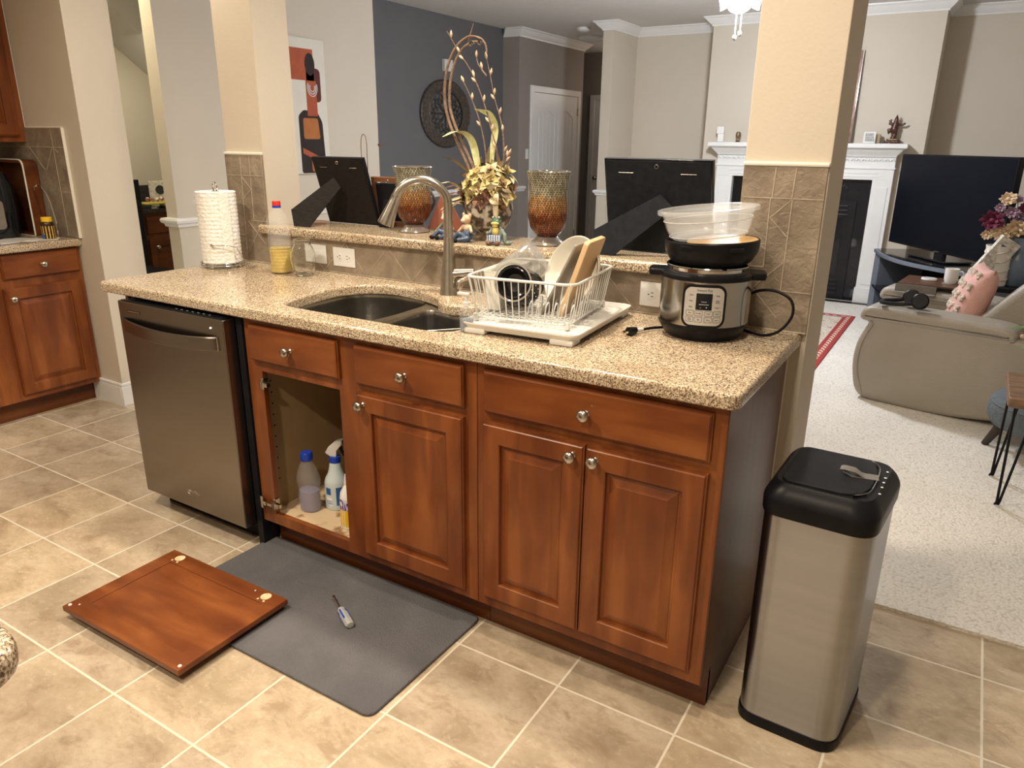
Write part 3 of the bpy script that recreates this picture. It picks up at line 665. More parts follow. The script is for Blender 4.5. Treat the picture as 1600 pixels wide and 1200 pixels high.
def cabinet(name, label, x0, x1, openings=(), depth=0.58, group=None, H=0.874):
    r = thing(name, label, 'cabinet', (x0, 0, 0), 0, group); W = x1 - x0
    bm = NB(); slab(bm, [(0, 0.112), (W, 0.112), (W, H), (0, H)], -0.019, 0.0, 0.0008, holes=openings, frame=FRONT())
    obj('face_frame', bm, M['wood'], r, sharp=25)
    bm = NB(); t = 0.014
    for a in (0, W - t):
        slab(bm, [(0.019, 0.112), (0.071, 0.112), (0.071, 0.0), (depth, 0.0), (depth, H), (0.019, H)], a, a + t, frame=SIDE())
    box(bm, t, depth - 0.012, 0.112, W - t, depth, H - 0.002)
    obj('carcass', bm, [M['cabin']], r, sharp=25)
    obj('cabinet_floor', B(t, 0.019, 0.118, W - t, depth - 0.012, 0.138), M['cabfloor'], r)
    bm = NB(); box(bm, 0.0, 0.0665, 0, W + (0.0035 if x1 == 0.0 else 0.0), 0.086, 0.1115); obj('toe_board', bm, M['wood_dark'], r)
    return r
# sink base with one door taken off
sb = cabinet('sink_base_cabinet', 'cherry sink base cabinet left of centre with its left door removed', -1.632, -0.687, openings=[[(0.068, 0.152), (0.424, 0.152), (0.424, 0.692), (0.068, 0.692)]])
add_drawer(sb, 0.035, 0.731, 0.402, 0.124); add_drawer(sb, 0.505, 0.731, 0.402, 0.124)
add_door(sb, 0.508, 0.143, 0.398, 0.560, 0.030, 0.528)
def cup_hinge(root, z, arm):
    bm = NB(); box(bm, -0.008, -0.004, z - 0.022, 0.006, 0.018, z + 0.022, 0.003); box(bm, 0.0, -0.012, z - 0.008, 0.03, 0.004, z + 0.008, 0.003)
    tube(bm, [(0.0, -0.012, z - 0.012), (0.0, -0.012, z + 0.012)], 0.004)
    if arm:
        box(bm, -0.048, -0.018, z - 0.006, 0.0, -0.010, z + 0.006, 0.003); box(bm, -0.062, -0.016, z - 0.024, -0.046, -0.006, z + 0.024, 0.003)
        tube(bm, [(-0.03, -0.022, z), (-0.03, -0.012, z)], 0.005)
    return obj('hinge', bm, M['nickel'], root, loc=(0.068, 0, 0))
cup_hinge(sb, 0.648, False); cup_hinge(sb, 0.192, True)
bm = NB()
for k in range(11): tube(bm, [(0.0135, 0.075, 0.25 + k * 0.042), (0.0152, 0.075, 0.25 + k * 0.042)], 0.0032)
obj('shelf_pin_holes', bm, M['blackmatte'], sb)['kind'] = 'stuff'
# right base
rb = cabinet('base_cabinet', 'cherry base cabinet with double doors at the right end of the counter', -0.685, 0.0)
add_drawer(rb, 0.027, 0.735, 0.628, 0.122)
add_door(rb, 0.025, 0.150, 0.3125, 0.556, 0.3125 - 0.030, 0.527)
add_door(rb, 0.342, 0.150, 0.3135, 0.556, 0.030, 0.527)
bm = NB(); slab(bm, [(0.0, 0.112), (0.071, 0.112), (0.071, 0.0), (0.585, 0.0), (0.585, 0.874), (0.0, 0.874)], 0.685, 0.6885, 0.0008, frame=SIDE())
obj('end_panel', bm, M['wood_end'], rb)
# end panel left of dishwasher
bm = NB(); slab(bm, [(0.0, 0.112), (0.071, 0.112), (0.071, 0.0), (0.585, 0.0), (0.585, 0.874), (0.0, 0.874)], -2.300, -2.281, 0.0008, frame=SIDE())
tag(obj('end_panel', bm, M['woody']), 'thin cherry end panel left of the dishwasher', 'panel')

# dishwasher
dw = thing('dishwasher', 'dark stainless dishwasher under the left end of the counter', 'dishwasher', (-1.97, 0, 0))
X0, X1 = -0.298, 0.298
bm = NB(); box(bm, X0, -0.052, 0.083, X1, 0.0, 0.862, 0.004, 3); obj('door', bm, M['dw'], dw)
obj('tub', B(X0 + 0.004, 0.002, 0.09, X1 + 0.02, 0.57, 0.868, 0.003), M['black'], dw)
obj('control_strip', B(X0 + 0.012, -0.046, 0.8625, X1 - 0.012, -0.006, 0.8655, 0.001), M['gloss'], dw)
bm = NB()
for k in range(7): box(bm, 0.02 + k * 0.03, -0.032, 0.8657, 0.030 + k * 0.03, -0.029, 0.8661)
obj('control_marks', bm, M['screwgrey'], dw)['kind'] = 'stuff'
# pocket-style curved bar handle
pts = []
bm = NB(); rows = []
for i in range(25):
    t = i / 24; x = -0.272 + 0.535 * t; sag = math.sin(PI * t) 
    yy = -0.053 - 0.034 * (sag ** 0.55 if 0 < t < 1 else 0); zc = 0.778 - 0.010 * sag + 0.012 * (1 - t) * 0
    rows.append([(x, yy, zc + 0.024), (x, yy - 0.004, zc + 0.020), (x, yy - 0.004, zc - 0.022), (x, yy, zc - 0.026), (x, yy + 0.006, zc - 0.024), (x, yy + 0.006, zc + 0.022)])
V = sheet(bm, rows, closed=False)
V2 = [r for r in V]
for a, b in zip(V, V[1:]): bm.faces.new((a[5], a[0], b[0], b[5]))
bm.faces.new(V[0]); bm.faces.new(V[-1])
obj('handle', bm, M['dw'], dw, sharp=30)
obj('handle_end', B(0.250, -0.0575, 0.752, 0.266, -0.051, 0.802, 0.002), M['nickel'], dw)
bm = NB(); slab(bm, rrect(-0.245, 0.8245, -0.165, 0.8325, 0.002, 3), 0.0005, 0.001, frame=FRONT((0, -0.052, 0)))
obj('vent_slot', bm, M['blackmatte'], dw)
bm = NB(); slab(bm, rrect(-0.243, 0.8262, -0.167, 0.8308, 0.0015, 3), 0.0010, 0.0013, frame=FRONT((0, -0.052, 0))); obj('vent_trim', bm, M['nickel'], dw)
bm = NB(); ball(bm, (0.232, -0.0525, 0.829), 0.0032, 12); obj('status_light', bm, pm('white_led', (1, 1, 1), emis=(0.9, 0.95, 1), estr=3), dw)
text_obj('brand_mark', 'Whirlpool', 0.017, M['nickel'], dw, (0.012, -0.0522, 0.152), (PI / 2, 0, 0))
obj('brand_swirl', T(crv([(0.028 * math.cos(a), -0.0526, 0.150 + 0.010 * math.sin(a)) for a in [math.radians(200 + 28 * k) for k in range(9)]], 4), 0.0007, 5), M['nickel'], dw)
bm = NB(); box(bm, X0 + 0.01, 0.03, 0.0, X1 + 0.03, 0.045, 0.083); box(bm, X1 + 0.004, -0.004, 0.0, X1 + 0.032, 0.06, 0.875); obj('kick_plate_and_gap_shade', bm, M['blackmatte'], dw)  # tall black strip stands for the shade in the gap beside the dishwasher
bm = NB()
for x in (-0.27, 0.27): lathe(bm, [(0, 0), (.018, 0), (.018, .012), (.006, .014), (.006, .09), (0, .09)], 14, TR(x, 0.10, 0))
obj('foot', bm, M['black'], dw)

# worktop with sink cut-out
sink_hole = ccw([(p.x, p.y) for p in crv([(-1.505, .080, 0), (-1.548, .135, 0), (-1.571, .24, 0), (-1.583, .387, 0), (-1.543, .492, 0), (-1.453, .540, 0), (-1.301, .518, 0), (-1.176, .468, 0), (-1.116, .400, 0), (-1.06, .386, 0), (-0.97, .412, 0), (-0.90, .400, 0), (-0.85, .34, 0), (-0.835, .25, 0), (-0.832, .17, 0), (-0.840, .105, 0), (-0.885, .072, 0), (-1.0, .068, 0), (-1.2, .070, 0), (-1.4, .070, 0)], 5, True)])
ct = SL(roundpoly([(-2.425, -0.030), (0.026, -0.030), (0.026, 0.638), (-2.425, 0.638)], [0.03, 0.035, 0, 0]), 0.876, 0.914, 0.010, holes=[sink_hole], bot=0.006)
wt = tag(obj('worktop', ct, M['granite'], sharp=50), 'long speckled tan granite worktop holding the sink and dish rack', 'countertop')
bt = SL(roundpoly([(-2.25, .602), (-.150, .602), (-.150, .6285), (-.193, .6285), (-.193, .915), (-2.207, .915), (-2.207, .6285), (-2.25, .6285)], [.02, 0, 0, 0, 0, 0, 0, 0], 4), 1.047, 1.085, 0.011, bot=0.008)
tag(obj('bar_top', bt, M['granite'], sharp=50), 'raised narrow granite bar ledge between the two columns', 'countertop')

# sink
sk = thing('double_sink', 'undermount double-bowl stainless sink', 'sink', (-1.2, 0.28, 0.874))
def shift(pl, dx=1.2, dy=-0.28): return [(x + dx, y + dy) for x, y in pl]
lb = roundpoly([(-1.56, .06), (-1.245, .06), (-1.225, .30), (-1.235, .50), (-1.33, .545), (-1.47, .565), (-1.60, .52), (-1.605, .30), (-1.59, .17)], [.05, .05, .03, .05, .03, .05, .06, .03, .03], 5)
rbw = roundpoly([(-1.19, .06), (-.86, .055), (-.815, .10), (-.815, .40), (-.95, .43), (-1.06, .405), (-1.14, .43), (-1.185, .42)], [.04, .03, .03, .06, .03, .03, .02, .03], 5)
bm = NB(); slab(bm, offs(ccw(shift(sink_hole, 1.2, -.28)), -0.045), -0.0035, 0.0, 0.0005, holes=[shift(lb), shift(rbw)]); obj('flange', bm, M['sink'], sk)
def bowl(pl, depth, par):
    pl = ccw(shift(pl)); bm = NB(); rows = []
    for d, z in ((0, 0), (0.003, -0.006), (0.006, -0.02), (0.010, -depth * 0.8), (0.018, -depth * 0.93), (0.04, -depth)): rows.append([(x, y, z - 0.0) for x, y in (offs(pl, d) if d else pl)])
    V = sheet(bm, rows, closed=True); flat = V[-1]
    for tri in tessellate_polygon([[v.co.copy() for v in flat]]): bm.faces.new([flat[i] for i in tri])
    cx = sum(v.co.x for v in flat) / len(flat); cy = sum(v.co.y for v in flat) / len(flat)
    o = obj('bowl', bm, M['sink'], par, sharp=60)
    obj('drain', L([(0, .001), (.02, .001), (.038, .003), (.044, .0015), (.044, -.002)], 24, TR(cx, cy, -depth)), M['chrome'], o); return o
bowl(lb, 0.21, sk); bowl(rbw, 0.18, sk)

# wire sink rack and sponge inside right bowl
bm = NB(); P0 = Vector((-1.02, 0.085, 0.872)); P1 = Vector((-0.835, 0.30, 0.872))
def dl(z, o=(0, 0)): return [(P0.x + o[0], P0.y + o[1], z), (P1.x + o[0], P1.y + o[1], z)]
nx = Vector((P1.y - P0.y, -(P1.x - P0.x))).normalized() * 0.05
for z in (0.872, 0.85, 0.79):
    tube(bm, dl(z), 0.0026, 6); tube(bm, dl(z, (-nx.x, -nx.y)), 0.0026, 6)
for k in range(11):
    t = k / 10; q = P0.lerp(P1, t); tube(bm, [(q.x, q.y, 0.872), (q.x, q.y, 0.79), (q.x - nx.x, q.y - nx.y, 0.79), (q.x - nx.x, q.y - nx.y, 0.872)], 0.0020, 6)
box(bm, -1.035, 0.082, 0.86, -0.975, 0.125, 0.874, 0.004, mi=1)
tag(obj('sink_caddy', bm, [M['nickel'], M['black']]), 'wire caddy with black end hanging inside the right sink bowl', 'caddy')
tag(obj('sponge', SL(rrect(-0.955, 0.125, -0.90, 0.165, 0.01, 4), 0.70, 0.86, 0.006), M['sponge']), 'blue sponge lying in the right sink bowl', 'sponge')

# left kitchen run
lc = thing('base_cabinet', 'cherry base cabinet against the left wall, drawer over one door', 'cabinet', (-3.70, -0.02, 0), PI / 2)
W = 0.625
obj('face_frame', SL([(0, 0.112), (W, 0.112), (W, 0.878), (0, 0.878)], -0.019, 0.0, 0.001, frame=FRONT()), M['wood'], lc)
obj('carcass', B(0.001, 0.019, 0.112, W, 0.62, 0.878), M['woody'], lc)
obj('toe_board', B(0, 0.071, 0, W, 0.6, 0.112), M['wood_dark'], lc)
add_drawer(lc, 0.225 - .0, 0.748, 0.385, 0.124); add_door(lc, 0.213, 0.143, 0.388, 0.562, 0.030, 0.51)
lc2 = thing('base_cabinet', 'cherry base cabinet cut off by the left edge of the view', 'cabinet', (-3.70, -1.0, 0), PI / 2)
obj('face_frame', SL([(0, 0.112), (0.977, 0.112), (0.977, 0.878), (0, 0.878)], -0.019, 0.0, 0.001, frame=FRONT()), M['wood'], lc2)
obj('carcass', B(0, 0.019, 0.112, 0.977, 0.62, 0.878), M['woody'], lc2)
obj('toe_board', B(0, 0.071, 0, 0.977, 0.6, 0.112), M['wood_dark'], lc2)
add_door(lc2, 0.50, 0.143, 0.46, 0.562, None, None); add_drawer(lc2, 0.50, 0.748, 0.46, 0.124); add_door(lc2, 0.03, 0.143, 0.45, 0.562, None, None)
# push door inside the frame of the first cabinet to its true offset
tag(obj('worktop', SL(roundpoly([(-4.35, -1.0), (-3.665, -1.0), (-3.665, .6085), (-4.35, .6085)], 0), 0.880, 0.920, 0.010), M['granite'], sharp=50), 'granite worktop on the cabinets by the left wall', 'countertop')
bm = NB(); box(bm, -4.35, -1.0, 0.922, -4.338, 0.596, 1.40, mi=0); box(bm, -4.338, 0.598, 0.922, -3.655, 0.609, 1.482, 0.001, 1, mi=0)
def gl(a, b):
    a = Vector(a); b = Vector(b); n = (b - a).normalized(); n = Vector((-n.y, n.x)) * 0.0016
    vs = [bm.verts.new((p.x, yy, p.y)) for yy in (0.5968, 0.599) for p in (a - n, b - n, b + n, a + n)]
    for f in ((0, 1, 2, 3), (4, 5, 6, 7), (0, 1, 5, 4), (1, 2, 6, 5), (2, 3, 7, 6), (3, 0, 4, 7)): bm.faces.new([vs[i] for i in f]).material_index = 1
for a, b in (((-3.76, 1.48), (-3.76, 1.22)), ((-3.66, 1.385), (-4.3, 1.385)), ((-3.77, 1.385), (-3.86, 1.27)), ((-3.77, 1.385), (-3.72, 1.36)), ((-3.76, 1.22), (-3.76, 0.93)), ((-4.0, 1.385), (-3.88, 1.27)), ((-3.76, 1.16), (-3.66, 1.16))): gl(a, b)
box(bm, -3.657, 0.594, 0.922, -3.650, 0.61, 1.486, 0.002, 1, mi=2); box(bm, -4.0, 0.594, 1.480, -3.65, 0.61, 1.487, 0.002, 1, mi=2)
struct('wall_backsplash_corner', bm, [M['splash'], M['grout'], M['cream']])
uc = thing('wall_cabinet', 'cherry wall cabinet hanging at the top left corner', 'cabinet', (-4.02, -0.35, 1.408), PI / 2)
obj('carcass', B(0, 0.0, 0, 0.955, 0.325, 0.80, 0.002), M['wood'], uc)
add_door(uc, 0.50, 0.03, 0.42, 0.74, None, None); add_door(uc, 0.04, 0.03, 0.42, 0.74, None, None)
obj('caulk_line', B(0.955, -0.002, 0, 0.9575, 0.004, 0.80), M['trim'], uc)

# near island corner at lower left
isl = thing('kitchen_island', 'rounded granite island corner at the lower left edge', 'island', (-1.1, -1.9, 0))
obj('island_top', SL(roundpoly([(-.8, -.6), (.69, -.6), (.69, .628), (-.8, .628)], [.05, .05, .075, .05], 8), 0.865, 0.905, 0.014), M['granite'], isl, sharp=50)
obj('island_base', B(-.75, -.55, 0, .40, .35, .865), M['woody'], isl)

# ================================================ ON THE WORKTOP
Z0 = 0.914
# faucet
fa = thing('faucet', 'brushed nickel gooseneck faucet behind the sink', 'faucet', (-1.165, 0.53, Z0))
sd = Vector((-0.83, -0.56, 0)).normalized()
obj('faucet_body', L([(0, 0), (.0365, 0), (.0365, .004), (.034, .012), (.029, .06), (.0235, .115), (.0195, .165), (.0172, .200), (.0165, .203), (0, .203)], 32), M['nickel'], fa)
Rg = 0.092; zs = 0.305
pts = [(0, 0, .15), (0, 0, .22), (0, 0, zs)] + [((sd * (Rg - Rg * math.cos(a))).x, (sd * (Rg - Rg * math.cos(a))).y, zs + Rg * math.sin(a)) for a in [math.radians(12 * k) for k in range(1, 14)]]
obj('faucet_neck', T(pts, 0.0163, 20), M['nickel'], fa, sharp=60)
a = math.radians(156); e = sd * (Rg - Rg * math.cos(a)); e.z = zs + Rg * math.sin(a); dirv = Vector((sd.x * math.sin(a), sd.y * math.sin(a), math.cos(a))).normalized()
q = dirv.to_track_quat('Z', 'Y').to_matrix().to_4x4()
obj('spray_head', L([(0, -.002), (.0172, -.002), (.0178, .004), (.0170, .006), (.0180, .02), (.0245, .070), (.0285, .100), (.0280, .106), (.023, .108), (0, .106)], 28, TR(*e) @ q), M['nickel'], fa)
obj('spray_face', L([(0, .1065), (.022, .1065), (.022, .1105), (0, .1105)], 24, TR(*e) @ q), M['black'], fa)
hb = T([(0.010, .004, .073), (0.032, .014, .076), (0.056, .026, .079), (0.082, .038, .082)], lambda t: 0.0225 - 0.0075 * t, 20)
obj('handle_hub', hb, M['nickel'], fa)
obj('handle_lever', T(crv([(0.080, .036, .076), (0.060, .012, .060), (0.045, -.006, .050), (0.040, -.010, .026)], 5), lambda t: 0.010 - 0.0035 * t, 12, flat=1.3), M['nickel'], fa)

# paper towel holder with roll
ph = thing('paper_towel_holder', 'chrome wire paper towel stand on the left end of the worktop', 'holder', (-2.325, 0.47, Z0))
bm = NB(); ring = [(0.088 * math.cos(2 * PI * k / 40), 0.088 * math.sin(2 * PI * k / 40), 0.012) for k in range(40)]
tube(bm, ring, 0.0028, 8, True); tube(bm, [(0.088 * math.cos(2 * PI * k / 40), 0.088 * math.sin(2 * PI * k / 40), 0.022) for k in range(40)], 0.0022, 8, True)
for k in range(4):
    a = k * PI / 2 + .6; tube(bm, [(0, 0, .017), (0.088 * math.cos(a), 0.088 * math.sin(a), .017)], 0.0022)
obj('base_ring', bm, M['chrome'], ph)
for k in range(4):
    a = k * PI / 2 + .35; bm = NB(); ball(bm, (0.080 * math.cos(a), 0.080 * math.sin(a), 0.0085), 0.0085, 14); obj('ball_foot', bm, M['chrome'], ph)
bm = NB(); tube(bm, [(-.009, 0, .017), (-.009, 0, .315)], 0.0028); tube(bm, [(.009, 0, .017), (.009, 0, .315)], 0.0028)
tube(bm, crv([(-.009, 0, .315), (-.014, 0, .330), (-.008, 0, .346), (0, 0, .350), (.008, 0, .346), (.014, 0, .330), (.009, 0, .315)], 5), 0.0028)
obj('centre_loop', bm, M['chrome'], ph)
bm = NB(); ar = crv([(.062, .062, .02), (.098, .02, .05), (.102, -.005, .085), (.092, -.045, .100), (.072, -.066, .100), (.050, -.0775, .100)], 6); tube(bm, ar, 0.0024); ball(bm, (.046, -.0795, .100), 0.0075, 14); obj('tension_arm', bm, M['chrome'], ph)
bm = NB(); prof = [(.019, .022)] + [(.080 + 0.0012 * math.sin(i * 1.9), .022 + .290 * i / 60) for i in range(61)] + [(.078, .3145), (.019, .3145)]
lathe(bm, prof, 56); rows = []
th0 = -0.55
for i in range(13):
    t = i / 12; a = th0 + t * 0.5; r_ = .0815 + 0.004 * t ** 2; rows.append([(r_ * math.cos(a), r_ * math.sin(a), .022 + .291 * k / 14) for k in range(15)])
sheet(bm, rows)
tag(obj('paper_towel_roll', bm, M['paper'], None, loc=(-2.325, 0.47, Z0), sharp=60), 'white quilted paper towel roll on the chrome stand', 'paper towel')

# cooking oil bottle
ob = thing('oil_bottle', 'clear bottle of yellow cooking oil with red cap against the backsplash', 'bottle', (-1.995, 0.50, Z0))
prof = [(0, .004), (.030, .0), (.038, .006)]
for i in range(9): prof += [(.0395, .014 + i * .013), (.0375, .0205 + i * .013)]
prof += [(.0395, .135), (.0395, .17), (.041, .19), (.041, .205), (.034, .232), (.020, .252), (.0135, .262), (.0135, .272)]
prof = [(a * 1.13, b_) for a, b_ in prof]
obj('bottle_shell', L(prof, 32), M['pet'], ob)
pl = [(0, .005), (.029, .002), (.0365, .007)]
for i in range(7): pl += [(.0378, .014 + i * .013), (.0360, .0205 + i * .013)]
pl += [(.0375, .102), (0, .102)]
pl = [(a * 1.13, b_) for a, b_ in pl]
obj('oil', L(pl, 32), M['oil'], ob)
obj('cap_ring', L([(.0135, .262), (.017, .262), (.017, .270), (.0135, .270)], 24), M['bluecap'], ob)
obj('cap', L([(0, .288), (.0155, .288), (.0165, .286), (.0165, .271), (.0135, .271)], 24), M['redcap'], ob)
# glass jar
gj = thing('glass_jar', 'empty round glass jar beside the oil bottle', 'jar', (-1.872, 0.505, Z0)); gj.scale = (1.0, 1.0, 1.12)
obj('jar_body', L([(0, .004), (.030, .0), (.037, .006), (.047, .03), (.051, .06), (.049, .085), (.038, .105), (.033, .112), (.033, .128), (.0345, .130), (.031, .131), (.0305, .112), (.036, .103), (.046, .084), (.048, .06), (.044, .032), (.034, .010), (0, .008)], 36), M['glass'], gj)
for z in (.1135, .122): obj('neck_thread', T([(.0338 * math.cos(2 * PI * k / 32), .0338 * math.sin(2 * PI * k / 32), z + .004 * k / 32) for k in range(32)], .0012, 6), M['glass'], gj)

# outlets / switch plates
def plate(name, label, x0, x1, z0, z1, kind):
    w_ = x1 - x0; h = z1 - z0; y = 0.6295; r = thing(name, label, 'outlet', (x0 + w_ / 2, y, z0))
    bm = NB(); slab(bm, rrect(-w_ / 2, 0, w_ / 2, h, .003, 3), 0, .005, .003, frame=FRONT()); obj('cover_plate', bm, M['outlet'], r)
    if kind == 'duplex':
        for sx in (-1, 1):
            cx = sx * w_ * 0.19; cz = h / 2
            bm = NB(); slab(bm, [(cx + .0165 * math.cos(a), cz + .0165 * math.sin(a)) for a in [2 * PI * k / 24 for k in range(24)]], .004, .0065, .0008, frame=FRONT()); s_ = obj('socket', bm, M['outlet'], r)
            for dz in (-.006, .006): obj('slot', B(cx - .003 * sx - .004, -.0069, cz + dz - .0012, cx - .003 * sx + .004, -.0060, cz + dz + .0012), M['ink'], s_)
            obj('ground_hole', B(cx + .009 * sx - .002, -.0069, cz - .002, cx + .009 * sx + .002, -.0060, cz + .002), M['ink'], s_)
    else:
        bm = NB(); slab(bm, rrect(-.034, h / 2 - .016, .034, h / 2 + .016, .002, 3), .004, .007, .001, frame=FRONT()); obj('rocker', bm, M['outlet'], r)
    return r
plate('switch_plate', 'white plate on the backsplash behind the glass jar', -1.985, -1.865, 0.945, 1.022, 'rocker')
plate('outlet', 'white double outlet on the backsplash left of the faucet', -1.826, -1.706, 0.943, 1.020, 'duplex')
plate('outlet', 'white outlet on the backsplash beside the pressure cooker', -0.478, -0.350, 0.940, 1.018, 'duplex')

# soap bottle
so = thing('soap_bottle', 'small clear pump bottle of blue dish soap at the sink corner', 'bottle', (-0.802, 0.118, Z0))
obj('bottle_shell', L([(0, .002), (.018, .0), (.021, .004), (.021, .060), (.018, .070), (.010, .074), (.009, .078)], 24), M['pet'], so)
obj('soap', L([(0, .003), (.0185, .003), (.0190, .036), (0, .036)], 24), M['soapliq'], so)
bm = NB(); lathe(bm, [(0, .076), (.011, .076), (.011, .086), (.005, .088), (.004, .106), (0, .106)], 20); box(bm, -.030, -.006, .104, .010, .006, .113, .003); obj('pump', bm, M['white'], so)

# dish rack on its drip tray
tr = thing('drip_tray', 'white sloping drip tray under the dish rack', 'tray', (-0.647, 0.340, Z0), math.radians(4))
bm = NB(); w2, d2 = .172, .225
slab(bm, rrect(-w2, -d2, w2, d2, .03, 5), .018, .024, .002)
pp = [(x, y) for x, y in rrect(-w2, -d2, w2, d2, .03, 5)]
rows = [[(x, y, .018) for x, y in pp], [(x * 1.035, y * 1.03, .033) for x, y in pp], [(x * 1.06, y * 1.05, .034) for x, y in pp], [(x * 1.06, y * 1.05, .030) for x, y in pp], [(x * 1.04, y * 1.035, .026) for x, y in pp], [(x * 1.0, y, .013) for x, y in pp]]
sheet(bm, rows, closed=True); obj('tray_pan', bm, M['white'], tr)
for k in range(9): obj('rib', B(-.15, -.19 + k * .045, .023, .15, -.182 + k * .045, .0265, .0015, 1), M['white'], tr)
for sx, sy in ((1, -1), (-1, -1), (1, 1), (-1, 1)): obj('foot', B(sx * .135 - .035, sy * .20 - .03, 0, sx * .135 + .035, sy * .20 + .03, .018, .006), M['white'], tr)

rk = thing('dish_rack', 'white wire dish rack on the drip tray right of the sink', 'dish rack', (-0.680, 0.345, Z0 + .026), math.radians(8))
hw, hd = .145, .175; HW, HD = .166, .190; zt = .130
def rr_ring(w_, d_, z, r): return [(x, y, z) for x, y in rrect(-w_, -d_, w_, d_, r, 5)]
obj('top_rim', T(rr_ring(HW, HD, zt, .035), .0042, 8, True), M['wire'], rk)
obj('bottom_ring', T(rr_ring(hw, hd, .014, .03), .0026, 8, True), M['wire'], rk)
for i in range(15):
    x = -.135 + i * .27 / 14; X = x * HW / hw
    bm = NB(); tube(bm, crv([(X, -HD, zt), (x * 1.01, -hd - .004, .03), (x, -hd + .004, .014), (x, -hd + .03, .0135)], 3)[:-1] + [(x, hd - .03, .0135)] + crv([(x, hd - .03, .0135), (x, hd - .004, .014), (x * 1.01, hd + .004, .03), (X, HD, zt)], 3), .0018, 6); obj('cross_wire', bm, M['wire'], rk)
for i in range(14):
    y = -.150 + i * .30 / 13; Y = y * HD / hd
    bm = NB(); tube(bm, crv([(-HW, Y, zt), (-hw - .004, y, .03), (-hw + .004, y, .012), (-hw + .03, y, .0115)], 3)[:-1] + [(hw - .03, y, .0115)] + crv([(hw - .03, y, .0115), (hw - .004, y, .012), (hw + .004, y, .03), (HW, Y, zt)], 3), .0018, 6); obj('side_wire', bm, M['wire'], rk)
for i in range(6):
    x = .0 + i * .026; bm = NB()
    for yy in (-.10, -.02, .06): tube(bm, crv([(x, yy - .018, .014), (x + .004, yy - .014, .045), (x + .006, yy, .058), (x + .004, yy + .014, .045), (x, yy + .018, .014)], 4), .0018, 6)
    obj('plate_divider', bm, M['wire'], rk)
for sx, sy in ((1, -1), (-1, -1), (1, 1), (-1, 1)): obj('corner_foot', B(sx * hw * .97 - .007, sy * hd * .97 - .006, 0, sx * hw * .97 + .007, sy * hd * .97 + .006, .022, .003), M['wire'], rk)
rkm = TR(-0.680, 0.345, Z0 + .026) @ RZ(math.radians(8))
def inrack(o): o.matrix_world = rkm @ o.matrix_basis; return o
# utensil holder
ut = thing('utensil_holder', 'cream plastic utensil holder hooked in the left side of the rack', 'holder', tuple(rkm @ Vector((-.128, .02, .016))), math.radians(8))
uo = rrect(-.026, -.115, .030, .115, .008, 4)
bm = NB(); rows = [[(x * .82, y * .94, 0) for x, y in uo], [(x, y, .112) for x, y in uo], [(x * 1.1, y * 1.02, .117) for x, y in uo], [(x * 1.0, y * .985, .117) for x, y in uo], [(x * .92, y * .965, .11) for x, y in uo], [(x * .76, y * .92, .004) for x, y in uo]]
V = sheet(bm, rows, closed=True); bm.faces.new(V[0]); bm.faces.new(V[-1]); obj('box', bm, M['cream'], ut)
obj('divider', B(-.022, -.003, .004, .027, .003, .108, .001, 1), M['cream'], ut)
# black colander leaning, mouth away
cq = TR(-.728, .285, 1.010) @ Vector((-.25, .75, .62)).to_track_quat('Z', 'Y').to_matrix().to_4x4() @ Matrix.Diagonal((.86, .86, .86, 1))
co = thing('colander', 'black perforated colander lying on its side in the rack', 'colander')
co.matrix_world = cq
bm = NB(); lathe(bm, [(0, .0), (.025, .001), (.05, .010), (.066, .028), (.074, .052), (.077, .075), (.083, .078), (.083, .081), (.074, .080), (.071, .054), (.063, .032), (.047, .014), (.024, .005), (0, .004)], 40); obj('bowl', bm, M['enamel'], co, loc=(0, 0, -.04))
bm = NB()
for ring, r_, z in ((10, .030, -.0365), (14, .044, -.031), (22, .062, -.016), (26, .0705, .004)):
    for k in range(ring):
        a = 2 * PI * k / ring; rad = r_ + .0012; ball(bm, (rad * math.cos(a), rad * math.sin(a), z), .0021, 6)
tag(obj('perforations', bm, M['inkw'], co), kind='stuff')
# glass jar upside down with steel lid, black steel bowl end facing viewer
jg = thing('glass_pitcher', 'clear glass jar tipped sideways on top of the colander', 'jar')
jg.matrix_world = TR(-.742, .320, 1.072) @ RZ(math.radians(20)) @ RY(math.radians(52)) @ Matrix.Diagonal((1.12, 1.12, 1.05, 1)) 
obj('jar_body', L([(.0, .068), (.046, .068), (.050, .060), (.050, -.050), (.044, -.064), (.044, -.078), (.048, -.080), (.048, -.084), (.041, -.084), (.041, -.062), (.047, -.050), (.047, .058), (.043, .064), (0, .064)], 36), M['glassy'], jg)
obj('neck_ring', T([(.0455 * math.cos(2 * PI * k / 32), .0455 * math.sin(2 * PI * k / 32), -.070) for k in range(32)], .0025, 8, True), M['glassy'], jg)
sbw = thing('steel_bowl', 'small black-lined steel bowl facing out of the rack', 'bowl')
sbw.matrix_world = TR(-.706, .222, 1.050) @ Vector((.30, -.93, .20)).to_track_quat('Z', 'Y').to_matrix().to_4x4() @ Matrix.Diagonal((1.05, 1.05, 1.05, 1))
obj('bowl_shell', L([(0, -.030), (.022, -.030), (.028, -.024), (.046, .012), (.052, .016), (.053, .019), (.049, .019), (.044, .014), (.026, -.020), (.021, -.026), (0, -.026)], 40), M['chrome'], sbw)
obj('black_lining', L([(.0, -.0235), (.013, -.0245), (.014, -.020), (.020, -.0245), (.0260, -.0185), (.0432, .0140), (.0400, .0160), (.0245, -.0150), (.012, -.017), (0, -.016)], 40), M['enamel'], sbw)
